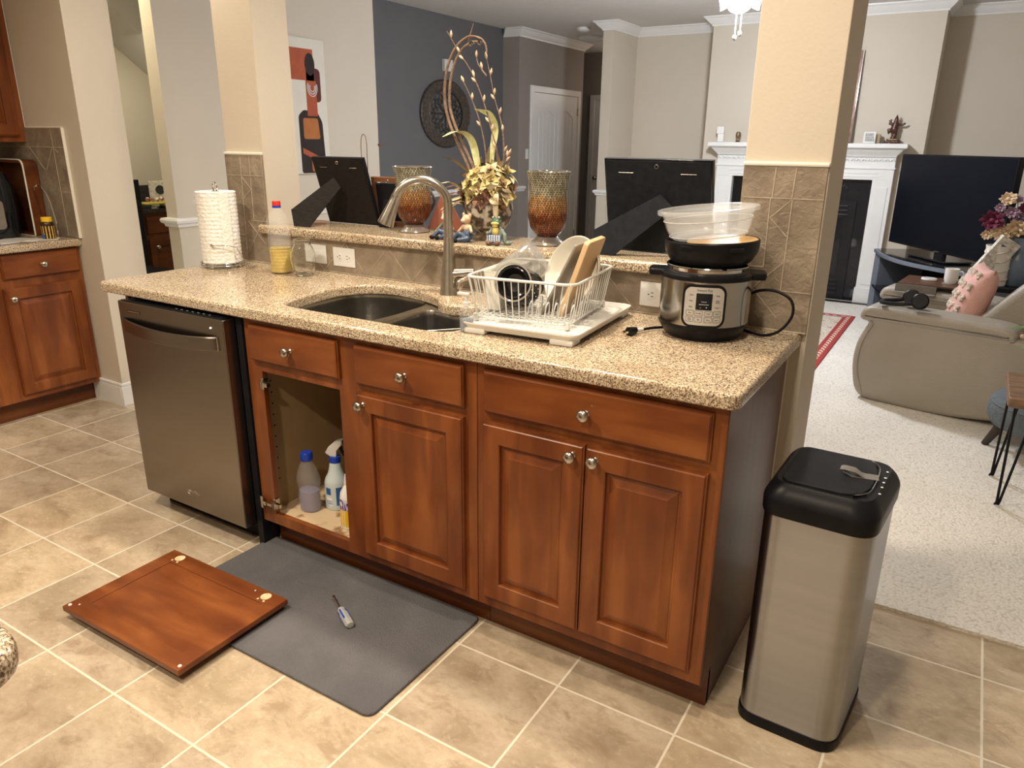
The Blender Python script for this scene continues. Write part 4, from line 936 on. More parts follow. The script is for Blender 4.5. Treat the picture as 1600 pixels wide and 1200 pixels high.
# cream bowl standing on edge behind boards
cb = thing('serving_bowl', 'large cream bowl standing on edge at the back of the rack', 'bowl')
cb.matrix_world = TR(-.628, .468, 1.045) @ Vector((-.35, -.88, .32)).to_track_quat('Z', 'Y').to_matrix().to_4x4() @ Matrix.Diagonal((1.1, 1.1, .62, 1))
obj('bowl_shell', L([(0, -.045), (.035, -.045), (.038, -.050), (.042, -.045), (.070, -.030), (.094, .005), (.104, .040), (.107, .042), (.105, .045), (.100, .041), (.089, .008), (.066, -.024), (.03, -.038), (0, -.039)], 48), M['bowlm'], cb)
# boards standing in the rack
def board(name, label, m, cb_, lean, wz, wy, th, r=.012):
    bm = NB(); slab(bm, rrect(-wy / 2, 0, wy / 2, wz, r, 4), -th / 2, th / 2, .003, frame=SIDE())
    o = obj(name, bm, m, None, loc=cb_, sharp=40); o.rotation_euler = (0, lean, math.radians(8)); return tag(o, label, 'board')
board('cutting_board', 'pale wooden cutting board leaning in the rack', M['board'], (-.602, .365, .946), math.radians(19), .240, .165, .016)
board('cutting_board', 'grey board leaning beside the pale wooden one', M['greyboard'], (-.664, .355, .942), math.radians(26), .245, .155, .008, .006)

# ------------------------------------------------ pressure cooker
pc = thing('pressure_cooker', 'steel electric pressure cooker at the right end of the worktop', 'pressure cooker', (-0.222, 0.475, Z0), math.radians(16.4))
obj('cooker_base', L([(0, 0), (.105, 0), (.112, .006), (.128, .030), (.1335, .040), (.1335, .046), (0, .046)], 56), M['black'], pc)
pc.scale = (.945, .945, 1)
obj('cooker_body', L([(.1325, .045), (.1325, .166), (.130, .172), (.120, .173)], 72), M['potsteel'], pc, sharp=60)
obj('cooker_rim', L([(.128, .169), (.1375, .170), (.1395, .174), (.1385, .182), (.130, .187), (.117, .189), (.112, .182), (.110, .120), (.0, .120)], 56), M['black'], pc)
for sx in (-1, 1):
    bm = NB(); slab(bm, roundpoly([(sx * .118, -.045), (sx * .168, -.038), (sx * .172, 0), (sx * .168, .038), (sx * .118, .045)] if sx > 0 else [(sx * .118, .045), (sx * .168, .038), (sx * .172, 0), (sx * .168, -.038), (sx * .118, -.045)], .012), .168, .188, .006)
    obj('side_handle', bm, M['black'], pc)
obj('inner_pot_rim', L([(.1165, .180), (.1185, .200), (.1205, .202), (.1185, .2045), (.115, .203), (.113, .130), (0, .128)], 56), M['chrome'], pc)
def wp(name, x0, z0, x1, z1, cr, r0, r1, m, par, nx=18, nz=22):
    """rounded rectangle curved round the pot wall"""
    bm = NB(); rows = []
    def row(z, ins, r_):
        d = 0
        if z < z0 + cr: d = cr - math.sqrt(max(0, cr * cr - (z0 + cr - z) ** 2))
        if z > z1 - cr: d = cr - math.sqrt(max(0, cr * cr - (z - z1 + cr) ** 2))
        a, b_ = x0 + d + ins, x1 - d - ins; out = []
        xs = [a] + [a + (b_ - a) * i / nx for i in range(nx + 1)] + [b_]
        for k, x in enumerate(xs):
            q = r0 if k in (0, len(xs) - 1) else r_
            out.append((q * math.sin(x / r0), -q * math.cos(x / r0), z))
        return out
    rows.append(row(z0, 0, r0))
    for i in range(nz + 1): rows.append(row(z0 + (z1 - z0) * (0.5 - 0.5 * math.cos(PI * i / nz)), 0, r1))
    rows.append(row(z1, 0, r0)); sheet(bm, rows); return obj(name, bm, m, par, sharp=40)
wp('panel_frame', -.062, .046, .062, .164, .026, .1322, .1350, M['black'], pc)
pn = wp('control_panel', -.0555, .0530, .0555, .1570, .020, .1345, .1362, M['panelgrey'], pc)
dp = wp('display', -.0225, .096, .0225, .1410, .001, .1358, .1367, M['gloss'], pc)
def wtext(s, size, x, z, m, par, r=.1366):
    z = .053 + (z - .0515) * 1.055
    o = text_obj('lettering', s, size, m, par, (0, 0, 0), (0, 0, 0), .0002)
    for v in o.data.vertices:
        a = (v.co.x + x) / r; zz = v.co.y + z; rr_ = r + v.co.z; v.co = Vector((rr_ * math.sin(a), -rr_ * math.cos(a), zz))
    return o
wtext('Instant Pot', .0098, 0, .1425, M['ink'], pn, .1364)
def btn(x0, z0, x1, z1, s):
    bm = NB(); z0, z1 = [.053 + (q - .0515) * 1.055 for q in (z0, z1)]; slab(bm, rrect(x0, z0, x1, z1, .003, 3), 0, .0006, 0, holes=[rrect(x0 + .0006, z0 + .0006, x1 - .0006, z1 - .0006, .0026, 3)])
    for v in bm.verts:
        a = v.co.x / .136; r_ = .1362 + v.co.z; v.co = Vector((r_ * math.sin(a), -r_ * math.cos(a), v.co.y))
    b_ = obj('button_outline', bm, M['ink'], pn)
    wtext(s, .0042, (x0 + x1) / 2, .0515 + ((z0 + z1) / 2 - .053) / 1.055, M['ink'], pn, .1364)
for i, s in enumerate(('Slow\nCook', 'Egg', 'Saute')): btn(-.0490 + i * .025 + (.003 if i > 1 else 0), .060, -.0265 + i * .025 + (.003 if i > 1 else 0), .0735, s)
btn(.0285, .060, .050, .0735, 'Cancel')
for i, s in enumerate(('Rice', 'Porridge', 'Steam')): btn(-.0490 + i * .025 + (.003 if i > 1 else 0), .0765, -.0265 + i * .025 + (.003 if i > 1 else 0), .090, s)
btn(.0285, .0765, .050, .090, 'Yogurt')
for i, s in enumerate(('Soup', 'Meat', 'Bean')): wtext(s, .0052, -.037, .130 - i * .0155, M['ink'], pn, .1364)
for i, s in enumerate(('Delay', 'Keep\nWarm', 'Timer')): wtext(s, .0048, .038, .130 - i * .0155, M['ink'], pn, .1364)
wtext('-     +', .009, 0, .0985, M['inkw'], dp, .1369); wtext('Less Normal More', .0036, 0, .1065, M['inkw'], dp, .1369); wtext('Pressure', .004, 0, .1135, M['inkw'], dp, .1369)
obj('power_cord', T(crv([(.125, .03, .115), (.16, .015, .133), (.205, .0, .135), (.245, -.018, .115), (.252, -.028, .075), (.225, -.028, .032), (.185, -.01, .010), (.14, .03, .008), (.09, .10, .008)], 8), .0042, 10), M['black'], pc)
obj('cord_lead', T(crv([(-.10, .02, .008), (-.15, -.01, .008), (-.178, -.05, .009)], 8), .0042, 10), M['black'], pc)
bm = NB(); tube(bm, [(-.176, -.046, .010), (-.196, -.074, .011)], .0065, 10); obj('cord_tag', bm, M['white'], pc)
bm = NB(); tube(bm, [(-.194, -.071, .012), (-.212, -.098, .013)], lambda t: .010 + .003 * t, 12); obj('plug', bm, M['black'], pc)
for s_ in (-1, 1): obj('plug_prong', B(-.001, -.008, -.003, .001, .008, .003), M['chrome'], pc, loc=(-.219 + s_ * .004, -.108 - s_ * .003, .013), rot=(0, 0, math.radians(-35)))
# upside-down black lid
ld = thing('cooker_lid', 'black cooker lid lying upside down on the pressure cooker', 'lid', (-0.222 + .008, 0.475, Z0 + .204), math.radians(16.4)); ld.scale = (.96, .96, 1)
obj('lid_shell', L([(0, .0), (.10, .0), (.106, .004), (.118, .014), (.131, .036), (.134, .052), (.1345, .066), (.131, .070), (.126, .066), (.122, .040), (.10, .022), (0, .020)], 56), M['black'], ld, rot=(0, math.radians(-2), 0))
for sx in (-1, 1): obj('lid_notch', B(sx * .062 - .024, -.136 + .012, .048, sx * .062 + .024, -.106 + .012, .060, .003), M['black'], ld)
wd = tag(obj('wooden_disc', L([(0, .0), (.090, .0), (.096, .003), (.096, .009), (.092, .012), (0, .012)], 48), M['lidtan'], None, loc=(-0.185, 0.47, Z0 + .262), rot=(math.radians(2), math.radians(-3), 0)), 'round tan wooden lid tilted under the clear tub', 'lid')
tb = thing('plastic_tub', 'clear plastic tub tilted on top of the black lid', 'container', (-0.226, 0.470, Z0 + .275)); tb.scale = (1.05, 1.05, 1.05)
tb.rotation_euler = (math.radians(2), math.radians(-5), 0)
obj('tub_shell', L([(0, .0), (.088, .0), (.098, .006), (.108, .028), (.116, .060), (.1185, .066), (.130, .068), (.131, .072), (.130, .078), (.124, .079), (.119, .078), (.1165, .068), (.113, .060), (.105, .028), (.095, .009), (.086, .004), (0, .004)], 56), M['frost'], tb)
for z, r_ in ((.050, .1145), (.010, .1005)): obj('moulded_line', T([(r_ * math.cos(2 * PI * k / 48), r_ * math.sin(2 * PI * k / 48), z) for k in range(48)], .0010, 6, True), M['white'], tb)

# ================================================ INSIDE THE OPEN CABINET
ZF = 0.138
b1 = thing('drink_bottle', 'clear bottle with blue cap and lilac liquid in the open cabinet', 'bottle', (-1.512, 0.115, ZF)); b1.scale = (1.2, 1.2, 1.05)
obj('bottle_shell', L([(0, .002), (.028, 0), (.036, .006), (.037, .05), (.034, .085), (.038, .11), (.036, .13), (.028, .160), (.016, .185), (.013, .192), (.013, .200)], 28, None, sx=1.05, sy=.85), M['pet'], b1)
obj('liquid', L([(0, .003), (.033, .004), (.035, .05), (.0325, .075), (0, .082)], 28, None, sx=1.0, sy=.8), M['purple'], b1)
obj('cap', L([(.014, .190), (.0185, .190), (.019, .196), (.0185, .214), (.016, .217), (0, .217)], 24), M['bluecap'], b1)
b2 = thing('spray_bottle', 'milky spray bottle with blue label in the open cabinet', 'spray bottle', (-1.442, 0.185, ZF), math.radians(20)); b2.scale = (1.08, 1.08, 1.08)
obj('bottle_shell', L([(0, .0), (.036, .0), (.0405, .006), (.0405, .095), (.036, .110), (.026, .128), (.021, .150), (.018, .168), (.0155, .172), (0, .172)], 28), M['spray'], b2)
obj('collar', L([(.0165, .168), (.019, .168), (.019, .188), (.015, .190), (0, .190)], 24), M['bluecap'], b2)
bm = NB(); slab(bm, roundpoly([(-.012, .188), (.010, .188), (.012, .212), (.030, .232), (.034, .246), (.026, .252), (.008, .246), (-.018, .222), (-.028, .204), (-.024, .198)], .004), -.011, .011, .003, frame=FRONT()); obj('spray_head', bm, M['white'], b2)
bm = NB(); slab(bm, roundpoly([(.016, .228), (.026, .230), (.030, .212), (.040, .196), (.033, .192), (.022, .208)], .003), -.005, .005, .0015, frame=FRONT()); obj('trigger', bm, M['black'], b2)
bm = NB(); ball(bm, (.034, 0, .244), .006, 10); obj('nozzle', bm, M['black'], b2)
def patch(a0, a1, z0, z1, r_, m, par, name='label'):
    bm = NB(); rows = [[(r_ * math.sin(a0 + (a1 - a0) * i / 8), -r_ * math.cos(a0 + (a1 - a0) * i / 8), z) for i in range(9)] for z in (z0, z1)]
    sheet(bm, rows); return obj(name, bm, m, par)
patch(.35, 1.1, .022, .088, .0409, M['label'], b2); patch(-.62, -.02, .018, .052, .0409, M['labelw'], b2, 'instructions_label'); patch(-.60, -.1, .060, .085, .0409, M['label'], b2, 'logo_label')
b3 = thing('cleaner_bottle', 'white and yellow cleaner bottle half hidden by the cabinet stile', 'bottle', (-1.297, 0.100, ZF))
obj('bottle_shell', L([(0, .0), (.030, .0), (.034, .006), (.034, .11), (.030, .135), (.016, .16), (.012, .17), (.0, .17)], 26), M['ceram'], b3)
patch(-1.6, 1.6, .012, .075, .0345, M['yellow'], b3); patch(-1.6, 1.6, .075, .115, .0345, pm('purple_label', (.12, .05, .30), (.7, .7, .75), 60, .4, lo=.5, hi=.55), b3, 'logo_label')
obj('cap', L([(0, .20), (.012, .20), (.016, .17), (.016, .166), (0, .166)], 20), M['white'], b3)

# ================================================ FLOOR ITEMS
tag(obj('floor_mat', SL(roundpoly([(-1.655, .060), (-.714, .060), (-.722, -.452), (-1.665, -.452)], .035, 6), 0.0005, 0.011, 0.005), M['mat']), 'charcoal grey kitchen mat in front of the sink cabinet', 'mat')
cd = thing('cabinet_door', 'cherry cabinet door lying face down across the tiles and mat', 'cabinet door', (-1.538, -0.439, 0.0285))
cd.rotation_euler = (0, 0, math.radians(0.6))
w2, h2 = .283, .197; fw = .058
bm = NB(); slab(bm, [(-w2, -h2), (w2, -h2), (w2, h2), (-w2, h2)], 0, .019, .0025, holes=[[(-w2 + fw, -h2 + fw), (w2 - fw, -h2 + fw), (w2 - fw, h2 - fw), (-w2 + fw, h2 - fw)]]); obj('door_frame', bm, M['woodx'], cd, sharp=30)
obj('panel', B(-w2 + fw - .004, -h2 + fw - .004, .002, w2 - fw + .004, h2 - fw + .004, .0155), M['woodx'], cd)
for x in (-.215, .215):
    bm = NB(); lathe(bm, [(0, .0192), (.0165, .0192), (.0175, .0196), (.0175, .0198)], 24, TR(x, h2 - .027, 0))
    for dx in (-.022, .022): lathe(bm, [(0, .0192), (.004, .0192), (.004, .0197)], 12, TR(x + dx * .6, h2 - .027 - .021, 0))
    obj('hinge_bore', bm, pm('raw_bored_wood', (.78, .64, .42), (.60, .42, .22), 60, .7), cd)
for x, y in ((-w2 + .014, -h2 + .016), (w2 - .014, -h2 + .016)): obj('bumper', L([(0, .0215), (.0045, .0212), (.006, .0192), (.006, .019)], 14, TR(x, y, 0)), M['white'], cd)
for x, y in ((-w2 + .038, -h2 + .032), (.16, h2 - .022)): obj('screw_hole', L([(0, .0196), (.003, .0196), (.003, .019)], 10, TR(x, y, 0)), M['white'], cd)
kb = knob_bm(); bmesh.ops.transform(kb, matrix=RX(PI / 2) @ Matrix.Diagonal((1, .80, 1, 1)), verts=kb.verts); obj('knob', kb, M['nickel'], cd, loc=(-w2 + .035, -h2 + .030, 0.0))
# screwdriver
sc = thing('screwdriver', 'grey and blue stubby screwdriver lying on the mat', 'screwdriver', (-1.060, -.186, .0235), math.radians(-28.5)); sc.scale = (1.15, 1.15, 1)
obj('handle', L([(0, .0), (.010, .001), (.0125, .006), (.0125, .055), (.0095, .066), (.0105, .078), (.009, .084), (0, .084)], 8, RY(-PI / 2) @ TR(0, 0, -.042)), M['screwgrey'], sc, sharp=30)
obj('shank', L([(0, .08), (.003, .08), (.003, .135), (.0045, .138), (.0045, .152), (.002, .156), (0, .156)], 10, RY(-PI / 2) @ TR(0, 0, -.042)), M['chrome'], sc)
for k in range(4):
    a = k * PI / 2 + .6; bm = NB(); box(bm, -.030, -.0022, .0118, .014, .0022, .0132, .0006, 1); obj('grip_inlay', bm, M['bluecap'], sc, rot=(a, 0, 0))

# trash can
tc_ = thing('trash_can', 'tall steel sensor trash can with black lid beside the counter end', 'trash can', (0.213, 0.215, 0), math.radians(-1))
bo = roundpoly([(-.132, -.150), (.118, -.155), (.138, .150), (-.128, .155)], .055, 8)
def canring(s, z): return [(x * s, y * s, z) for x, y in bo]
bm = NB(); V = sheet(bm, [canring(.985, .0), canring(.998, .006), canring(.998, .028), canring(.985, .031)], closed=True); bm.faces.new(V[0]); obj('base_ring', bm, M['black'], tc_)
bm = NB(); sheet(bm, [canring(.975, .028), canring(.985, .30), canring(.990, .612)], closed=True); obj('steel_body', bm, M['steel_can'], tc_, sharp=60)
bm = NB(); V = sheet(bm, [canring(.99, .606), canring(1.020, .607), canring(1.030, .611), canring(1.034, .640), canring(1.020, .650), canring(.96, .667), canring(.90, .678), canring(.855, .6845), canring(.845, .684)], closed=True); bm.faces.new(V[-1]); obj('lid', bm, M['black'], tc_, sharp=40)
fl = roundpoly([(-.100, -.118), (.060, -.120), (.088, -.08), (.092, .07), (.066, .118), (-.100, .122)], [.03, .04, .05, .05, .04, .03], 6)
obj('lid_flap', SL(fl, .680, .6895, .003), M['blackmatte'], tc_)
ch = [(x, y, .6892) for x, y in [(.062, -.117), (.079, -.10), (.089, -.075), (.0925, -.04), (.094, 0), (.0935, .04), (.0905, .075), (.080, .10), (.066, .115)]]
obj('chrome_arc', T(crv(ch, 5), .0013, 6), M['chrome'], tc_)
bm = NB()
for y in (-.07, -.03, .0, .03, .07): lathe(bm, [(0, .6675), (.003, .6675), (.003, .6682), (0, .6682)], 10, TR(.108, y, .0182))
obj('sensor_dots', bm, M['inkw'], tc_)['kind'] = 'stuff'
bm = NB(); sheet(bm, [[(.098, .042, .6905), (.092, .074, .6905)], [(.070, .036, .6905), (.064, .068, .6905)], [(.062, .036, .6925), (.056, .066, .6925)], [(.048, .033, .7015), (.042, .064, .702)], [(.024, .030, .7045), (.020, .058, .705)], [(.012, .030, .7035), (.012, .052, .705)]]); sheet(bm, [[(.070, .036, .6904), (.064, .068, .6904)], [(.040, .030, .6905), (.036, .062, .6905)], [(.020, .030, .699), (.018, .056, .700)]]); bmesh.ops.translate(bm, verts=bm.verts, vec=(0, -.047, 0))
bmesh.ops.solidify(bm, geom=bm.faces[:], thickness=.0008); tp = obj('tape_pull', bm, M['tape'], tc_)

# ================================================ ON THE BAR LEDGE
ZB = 1.085
def picture_frame(name, label, loc, w_, h, lean, mback, medge, strut, th=.018, rz=0, ins=.006):
    r = thing(name, label, 'picture frame', loc, rz); q = (lean, 0, 0)
    bm = NB(); slab(bm, [(-w_ / 2, 0), (w_ / 2, 0), (w_ / 2, h), (-w_ / 2, h)], -th, 0, .002, holes=[[(-w_ / 2 + .02, .02), (w_ / 2 - .02, .02), (w_ / 2 - .02, h - .02), (-w_ / 2 + .02, h - .02)]], frame=FRONT()); obj('frame_moulding', bm, medge, r, rot=q)
    bm = NB(); slab(bm, [(-w_ / 2 + ins, ins), (w_ / 2 - ins, ins), (w_ / 2 - ins, h - ins), (-w_ / 2 + ins, h - ins)], -.004, .0015, .0005, frame=FRONT()); obj('backing', bm, mback, r, rot=q)
    for sx in (-1, 1): obj('turn_clip', T([(sx * w_ * .22, -.0035, h * .86), (sx * w_ * .36, -.0035, h * .86)], .0012, 6), M['nickel'], r, rot=q)
    bm = NB(); tube(bm, [(.006 * math.cos(2 * PI * k / 14), -.0035, h * .93 + .006 * math.sin(2 * PI * k / 14)) for k in range(14)], .0012, 6, True); obj('hanging_ring', bm, M['nickel'], r, rot=q)
    # easel leg: outline given in world points, made into a thin board
    P = [Vector(p) - Vector(loc) for p in strut]; n = (P[1] - P[0]).cross(P[2] - P[0]).normalized() * .002
    bm = NB(); A_ = [bm.verts.new(p + n) for p in P]; B_ = [bm.verts.new(p - n) for p in P]; bm.faces.new(A_); bm.faces.new(B_)
    for i in range(len(P)): bm.faces.new((A_[i], A_[(i + 1) % len(P)], B_[(i + 1) % len(P)], B_[i]))
    obj('easel_leg', bm, mback, r, sharp=20); return r
f1 = picture_frame('picture_frame', 'black picture frame seen from behind at the left end of the ledge', (-1.935, .873, ZB + .001), .292, .292, math.radians(17), M['frameback'], M['black'], [(-2.075, .657, ZB), (-1.985, .657, ZB), (-1.915, .786, 1.245), (-1.945, .778, 1.285), (-2.09, .662, ZB + .066)])
f2 = picture_frame('picture_frame', 'blue-black picture frame seen from behind, right of the vases', (-.487, .793, ZB + .001), .362, .312, math.radians(14), M['framebackblue'], M['gloss'], [(-.665, .655, ZB), (-.592, .655, ZB), (-.425, .738, 1.240), (-.470, .728, 1.282), (-.668, .665, ZB + .078)])
f3 = picture_frame('picture_frame', 'small walnut-edged frame leaning behind the black frame', (-1.725, .893, ZB + .001), .185, .205, math.radians(8), M['black'], M['ashwood'], [(-1.76, .84, ZB), (-1.70, .84, ZB), (-1.70, .872, 1.20), (-1.75, .872, 1.20)], ins=.024)
bm = NB(); tube(bm, crv([(-.006, -.005, .20), (-.018, -.008, .26), (-.014, -.01, .335), (0, -.01, .355), (.014, -.01, .335), (.014, -.008, .26), (.010, -.005, .20)], 6), .0018, 6)
tag(obj('twine_loop', bm, M['vine'], None, loc=(-1.862, .893, ZB + .02)), 'thin twine hanger loop sticking up behind the black frame', 'string')
dt = thing('standing_tile', 'terracotta square tile standing on its corner behind the figurines', 'tile', (-1.432, .885, ZB + .002)); dt.rotation_euler = (math.radians(6), 0, 0)
bm = NB(); slab(bm, [(-.098, 0.004), (.098, 0.004), (.012, .150), (-.012, .150)], 0, .006, .001, frame=FRONT()); obj('tile_face', bm, M['terracotta'], dt)
bm = NB(); tube(bm, crv([(-.10, -.008, .045), (-.055, -.010, .10), (-.045, -.010, .125), (-.06, -.010, .155), (-.10, -.008, .19)], 6), .006, 8); obj('dark_trim', bm, M['iron'], dt)

def vase(label, x, y):
    v = thing('mosaic_vase', label, 'vase', (x, y, ZB), 0, 'mosaic glass vases on the ledge')
    obj('vase_body', L([(0, .030), (.036, .030), (.046, .040), (.062, .062), (.0700, .095), (.0708, .130), (.0680, .175), (.0690, .215), (.0775, .252), (.0745, .252), (.066, .214), (.065, .175), (.0675, .130), (.066, .096), (.058, .064), (.042, .044), (0, .038)], 48), M['mosaic'], v, sharp=60)
    obj('rim', T([(.0775 * math.cos(2 * PI * k / 48), .0775 * math.sin(2 * PI * k / 48), .254) for k in range(48)], .0024, 8, True), M['chrome'], v)
    obj('foot', L([(0, 0), (.060, 0), (.064, .003), (.060, .008), (.056, .012), (.046, .020), (.040, .028), (.036, .031), (0, .031)], 40), M['smokeglass'], v); return v
vase('mosaic glass vase with amber middle behind the faucet', -1.535, .800)
vase('mosaic glass vase with amber middle beside the large dark frame', -.905, .775)

# floral arrangement
fx, fy = -1.165, .785
pt = thing('flower_pot', 'mottled brown and cream pot with a dried flower arrangement', 'plant', (fx, fy, ZB))
obj('pot', L([(0, 0), (.048, 0), (.056, .004), (.056, .010), (.046, .018), (.044, .028), (.062, .038), (.080, .058), (.090, .085), (.093, .120), (.091, .148), (.084, .160), (.078, .158), (.07, .14), (0, .135)], 40), M['potm'], pt, sharp=60)
obj('pot_foot', L([(0, .001), (.0575, .001), (.0575, .010), (.0475, .019), (.0455, .026), (0, .026)], 36), M['potfoot'], pt)
rnd = random.Random(3)
def petal(bm, c, d, up, l, w_, cup):
    d = Vector(d).normalized(); s_ = d.cross(Vector(up)).normalized(); n = s_.cross(d).normalized(); rows = []
    for i in range(5):
        t = i / 4; ww = w_ * (math.sin(PI * min(1, .15 + .85 * t) ** .8) * .95 + .08) * (1 if t < 1 else .6)
        ctr = Vector(c) + d * l * t + n * (cup * l * t * t)
        rows.append([ctr - s_ * ww / 2 + n * ww * .18, ctr + n * (-.0 + rnd.uniform(-.001, .001)), ctr + s_ * ww / 2 + n * ww * .18])
    sheet(bm, rows)
def blossom(c, d, size, m, par, npet=7):
    d = Vector(d).normalized(); bm = NB(); a_ = d.orthogonal().normalized(); b_ = d.cross(a_)
    for ring, (k, tilt, l) in enumerate(((npet, 1.0, 1.0), (npet - 2, .5, .75), (3, .2, .5))):
        for i in range(k):
            a = 2 * PI * (i + ring * .4) / k + rnd.uniform(-.2, .2); rad = a_ * math.cos(a) + b_ * math.sin(a)
            petal(bm, c, d * (1 - tilt * .75) + rad * tilt, d, size * l * rnd.uniform(.85, 1.15), size * .75 * l, -.25)
    return obj('blossom', bm, m, par, sharp=0)
spots = [(-.085, -.045, .175, 0), (-.045, -.085, .200, 0), (.01, -.09, .185, 0), (.055, -.07, .215, 0), (.085, -.03, .205, 0), (-.075, -.015, .225, 1), (-.02, -.06, .235, 0), (.04, -.04, .250, 1), (.075, .02, .24, 0), (-.05, .04, .24, 0), (.01, .03, .26, 0), (-.10, -.03, .150, 1), (.10, -.04, .165, 0), (.03, -.095, .150, 2), (-.02, -.10, .160, 0), (.062, -.082, .170, 2), (-.07, -.075, .165, 2), (.105, .0, .19, 2), (-.095, .01, .195, 2), (.0, -.075, .215, 0)]
for (x, y, z, k) in spots:
    d = Vector((x, y * 1.2, (z - .17) * 1.2 + .01)); blossom((x * .85, y * .8, z), d, rnd.uniform(.046, .062), M[('petal', 'petal2', 'petal3')[k]], pt, 6)
def leaf(pts, w_, m, name='leaf', tw=0):
    P = crv(pts, 6); bm = NB(); rows = []
    for i, p in enumerate(P):
        t = i / (len(P) - 1); d = (P[min(i + 1, len(P) - 1)] - P[max(i - 1, 0)]).normalized(); s_ = Vector((math.cos(tw * t), math.sin(tw * t) * .6 - .2, 0)).normalized()
        s_ = (s_ - d * s_.dot(d)).normalized(); ww = w_ * max(.06, math.sin(PI * (t ** .8) * .97 + .04)); n = d.cross(s_)
        rows.append([p - s_ * ww, p + n * ww * .25, p + s_ * ww])
    sheet(bm, rows); return obj(name, bm, m, pt, sharp=0)
F = lambda x, z, y=.0: (x - fx, y, z - ZB)
leaf([F(-1.195, 1.28), F(-1.212, 1.35), F(-1.235, 1.43), F(-1.262, 1.462, -.01), F(-1.31, 1.468, -.02), F(-1.352, 1.452, -.03)], .020, M['leafm'], 'broad_leaf')
leaf([F(-1.165, 1.28, .01), F(-1.155, 1.40, .01), F(-1.143, 1.48, .01), F(-1.155, 1.525), F(-1.19, 1.54), F(-1.228, 1.550)], .017, M['leafm'], 'broad_leaf')
leaf([F(-1.10, 1.27, -.05), F(-1.075, 1.24, -.09), F(-1.07, 1.19, -.10), F(-1.068, 1.15, -.10)], .014, M['petal2'], 'pale_leaf')
for q_ in range(16):
    a_ = q_ * .7; c_ = F(-1.165 + .075 * math.cos(a_), 1.245 + .03 * math.sin(q_ * 1.7), -.06 + .04 * math.sin(a_)); e_ = F(-1.165 + .155 * math.cos(a_), 1.245 + .055 * math.sin(q_ * 1.7), -.09 + .05 * math.sin(a_)); leaf([c_, tuple((Vector(c_) + Vector(e_)) / 2 + Vector((0, 0, .012))), e_], .012, M[('leafd', 'petal3', 'petal2')[q_ % 3]])
leaf([F(-1.11, 1.25, -.06), F(-1.08, 1.235, -.10), F(-1.05, 1.225, -.11)], .012, M['petal2'], 'pale_leaf')
leaf([F(-1.22, 1.25, -.04), F(-1.26, 1.235, -.07), F(-1.29, 1.225, -.08)], .014, M['petal2'], 'pale_leaf')
for (pp, w_) in (([F(-1.22, 1.30), F(-1.28, 1.345), F(-1.33, 1.370), F(-1.385, 1.378)], .008), ([F(-1.21, 1.29), F(-1.25, 1.33), F(-1.27, 1.36)], .014), ([F(-1.22, 1.28), F(-1.28, 1.315), F(-1.31, 1.32)], .007), ([F(-1.155, 1.30), F(-1.17, 1.36), F(-1.162, 1.42)], .012), ([F(-1.14, 1.31), F(-1.12, 1.355), F(-1.13, 1.41)], .010), ([F(-1.14, 1.31), F(-1.10, 1.335), F(-1.07, 1.37)], .007), ([F(-1.16, 1.33), F(-1.20, 1.365), F(-1.195, 1.385)], .009), ([F(-1.15, 1.33), F(-1.11, 1.36), F(-1.10, 1.375)], .009), ([F(-1.20, 1.27), F(-1.235, 1.31), F(-1.24, 1.35)], .012)): leaf(pp, w_, M['leafd'])
for k, (dx, e_) in enumerate(((0, 0), (.022, .012))):
    obj('curved_vine', T(crv([F(-1.215 + dx, 1.27), F(-1.275 + dx, 1.38), F(-1.335 + dx, 1.49), F(-1.360 + dx, 1.58 - e_), F(-1.350 + dx, 1.68 - e_), F(-1.310 + dx, 1.755 - e_), F(-1.255 + dx * .8, 1.790 - e_ * 1.5), F(-1.205 + dx * .2, 1.785 - e_ * 1.2)] + ([F(-1.180, 1.765), F(-1.172, 1.735)] if k == 0 else [F(-1.197, 1.765)]), 6), lambda t: .0062 - .003 * t, 8), M['vine'], pt)
for (cx, cz, r_) in ((-1.197, 1.768, .013), (-1.235, 1.765, .012)):
    obj('curled_tendril', T([F(cx + (r_ - .0006 * k) * math.cos(k * .5), cz + (r_ - .0006 * k) * math.sin(k * .5), -.006) for k in range(16)], .0028, 6), M['iron'], pt)
def twig(pts, buds):
    P = crv(pts, 6); tw_ = obj('twig', T(P, lambda t: .0030 - .0018 * t, 7), M['vine'], pt)
    for t, sx in buds:
        p = P[int(t * (len(P) - 1))]; d = (P[min(int(t * (len(P) - 1)) + 1, len(P) - 1)] - P[max(int(t * (len(P) - 1)) - 1, 0)]).normalized()
        d2 = (d + Vector((sx, 0, .15))).normalized(); m_ = TR(*p) @ d2.to_track_quat('Z', 'Y').to_matrix().to_4x4()
        obj('bud', L([(0, .001), (.0022, .003), (.0048, .010), (.0053, .015), (.0037, .021), (.0012, .027), (0, .028)], 10, m_), M['bud'], tw_)
twig([F(-1.125, 1.28), F(-1.128, 1.40), F(-1.150, 1.47), F(-1.185, 1.57), F(-1.235, 1.67), F(-1.290, 1.74), F(-1.345, 1.815)], [(.22, -.6), (.34, .5), (.40, -.7), (.52, .5), (.62, -.8), (.66, .2), (.78, -.8), (.85, .1), (.95, .6)])
twig([F(-1.115, 1.28, .02), F(-1.110, 1.40, .02), F(-1.122, 1.50, .02), F(-1.150, 1.58, .02), F(-1.170, 1.66, .02), F(-1.188, 1.725, .02)], [(.2, .7), (.35, .1), (.48, .6), (.6, -.7), (.66, .4), (.8, .5), (.97, 0)])
twig([F(-1.155, 1.30, -.02), F(-1.168, 1.42, -.02), F(-1.195, 1.52, -.02), F(-1.235, 1.60, -.02), F(-1.262, 1.645, -.02)], [(.45, -.8), (.68, .5), (.97, 0)])
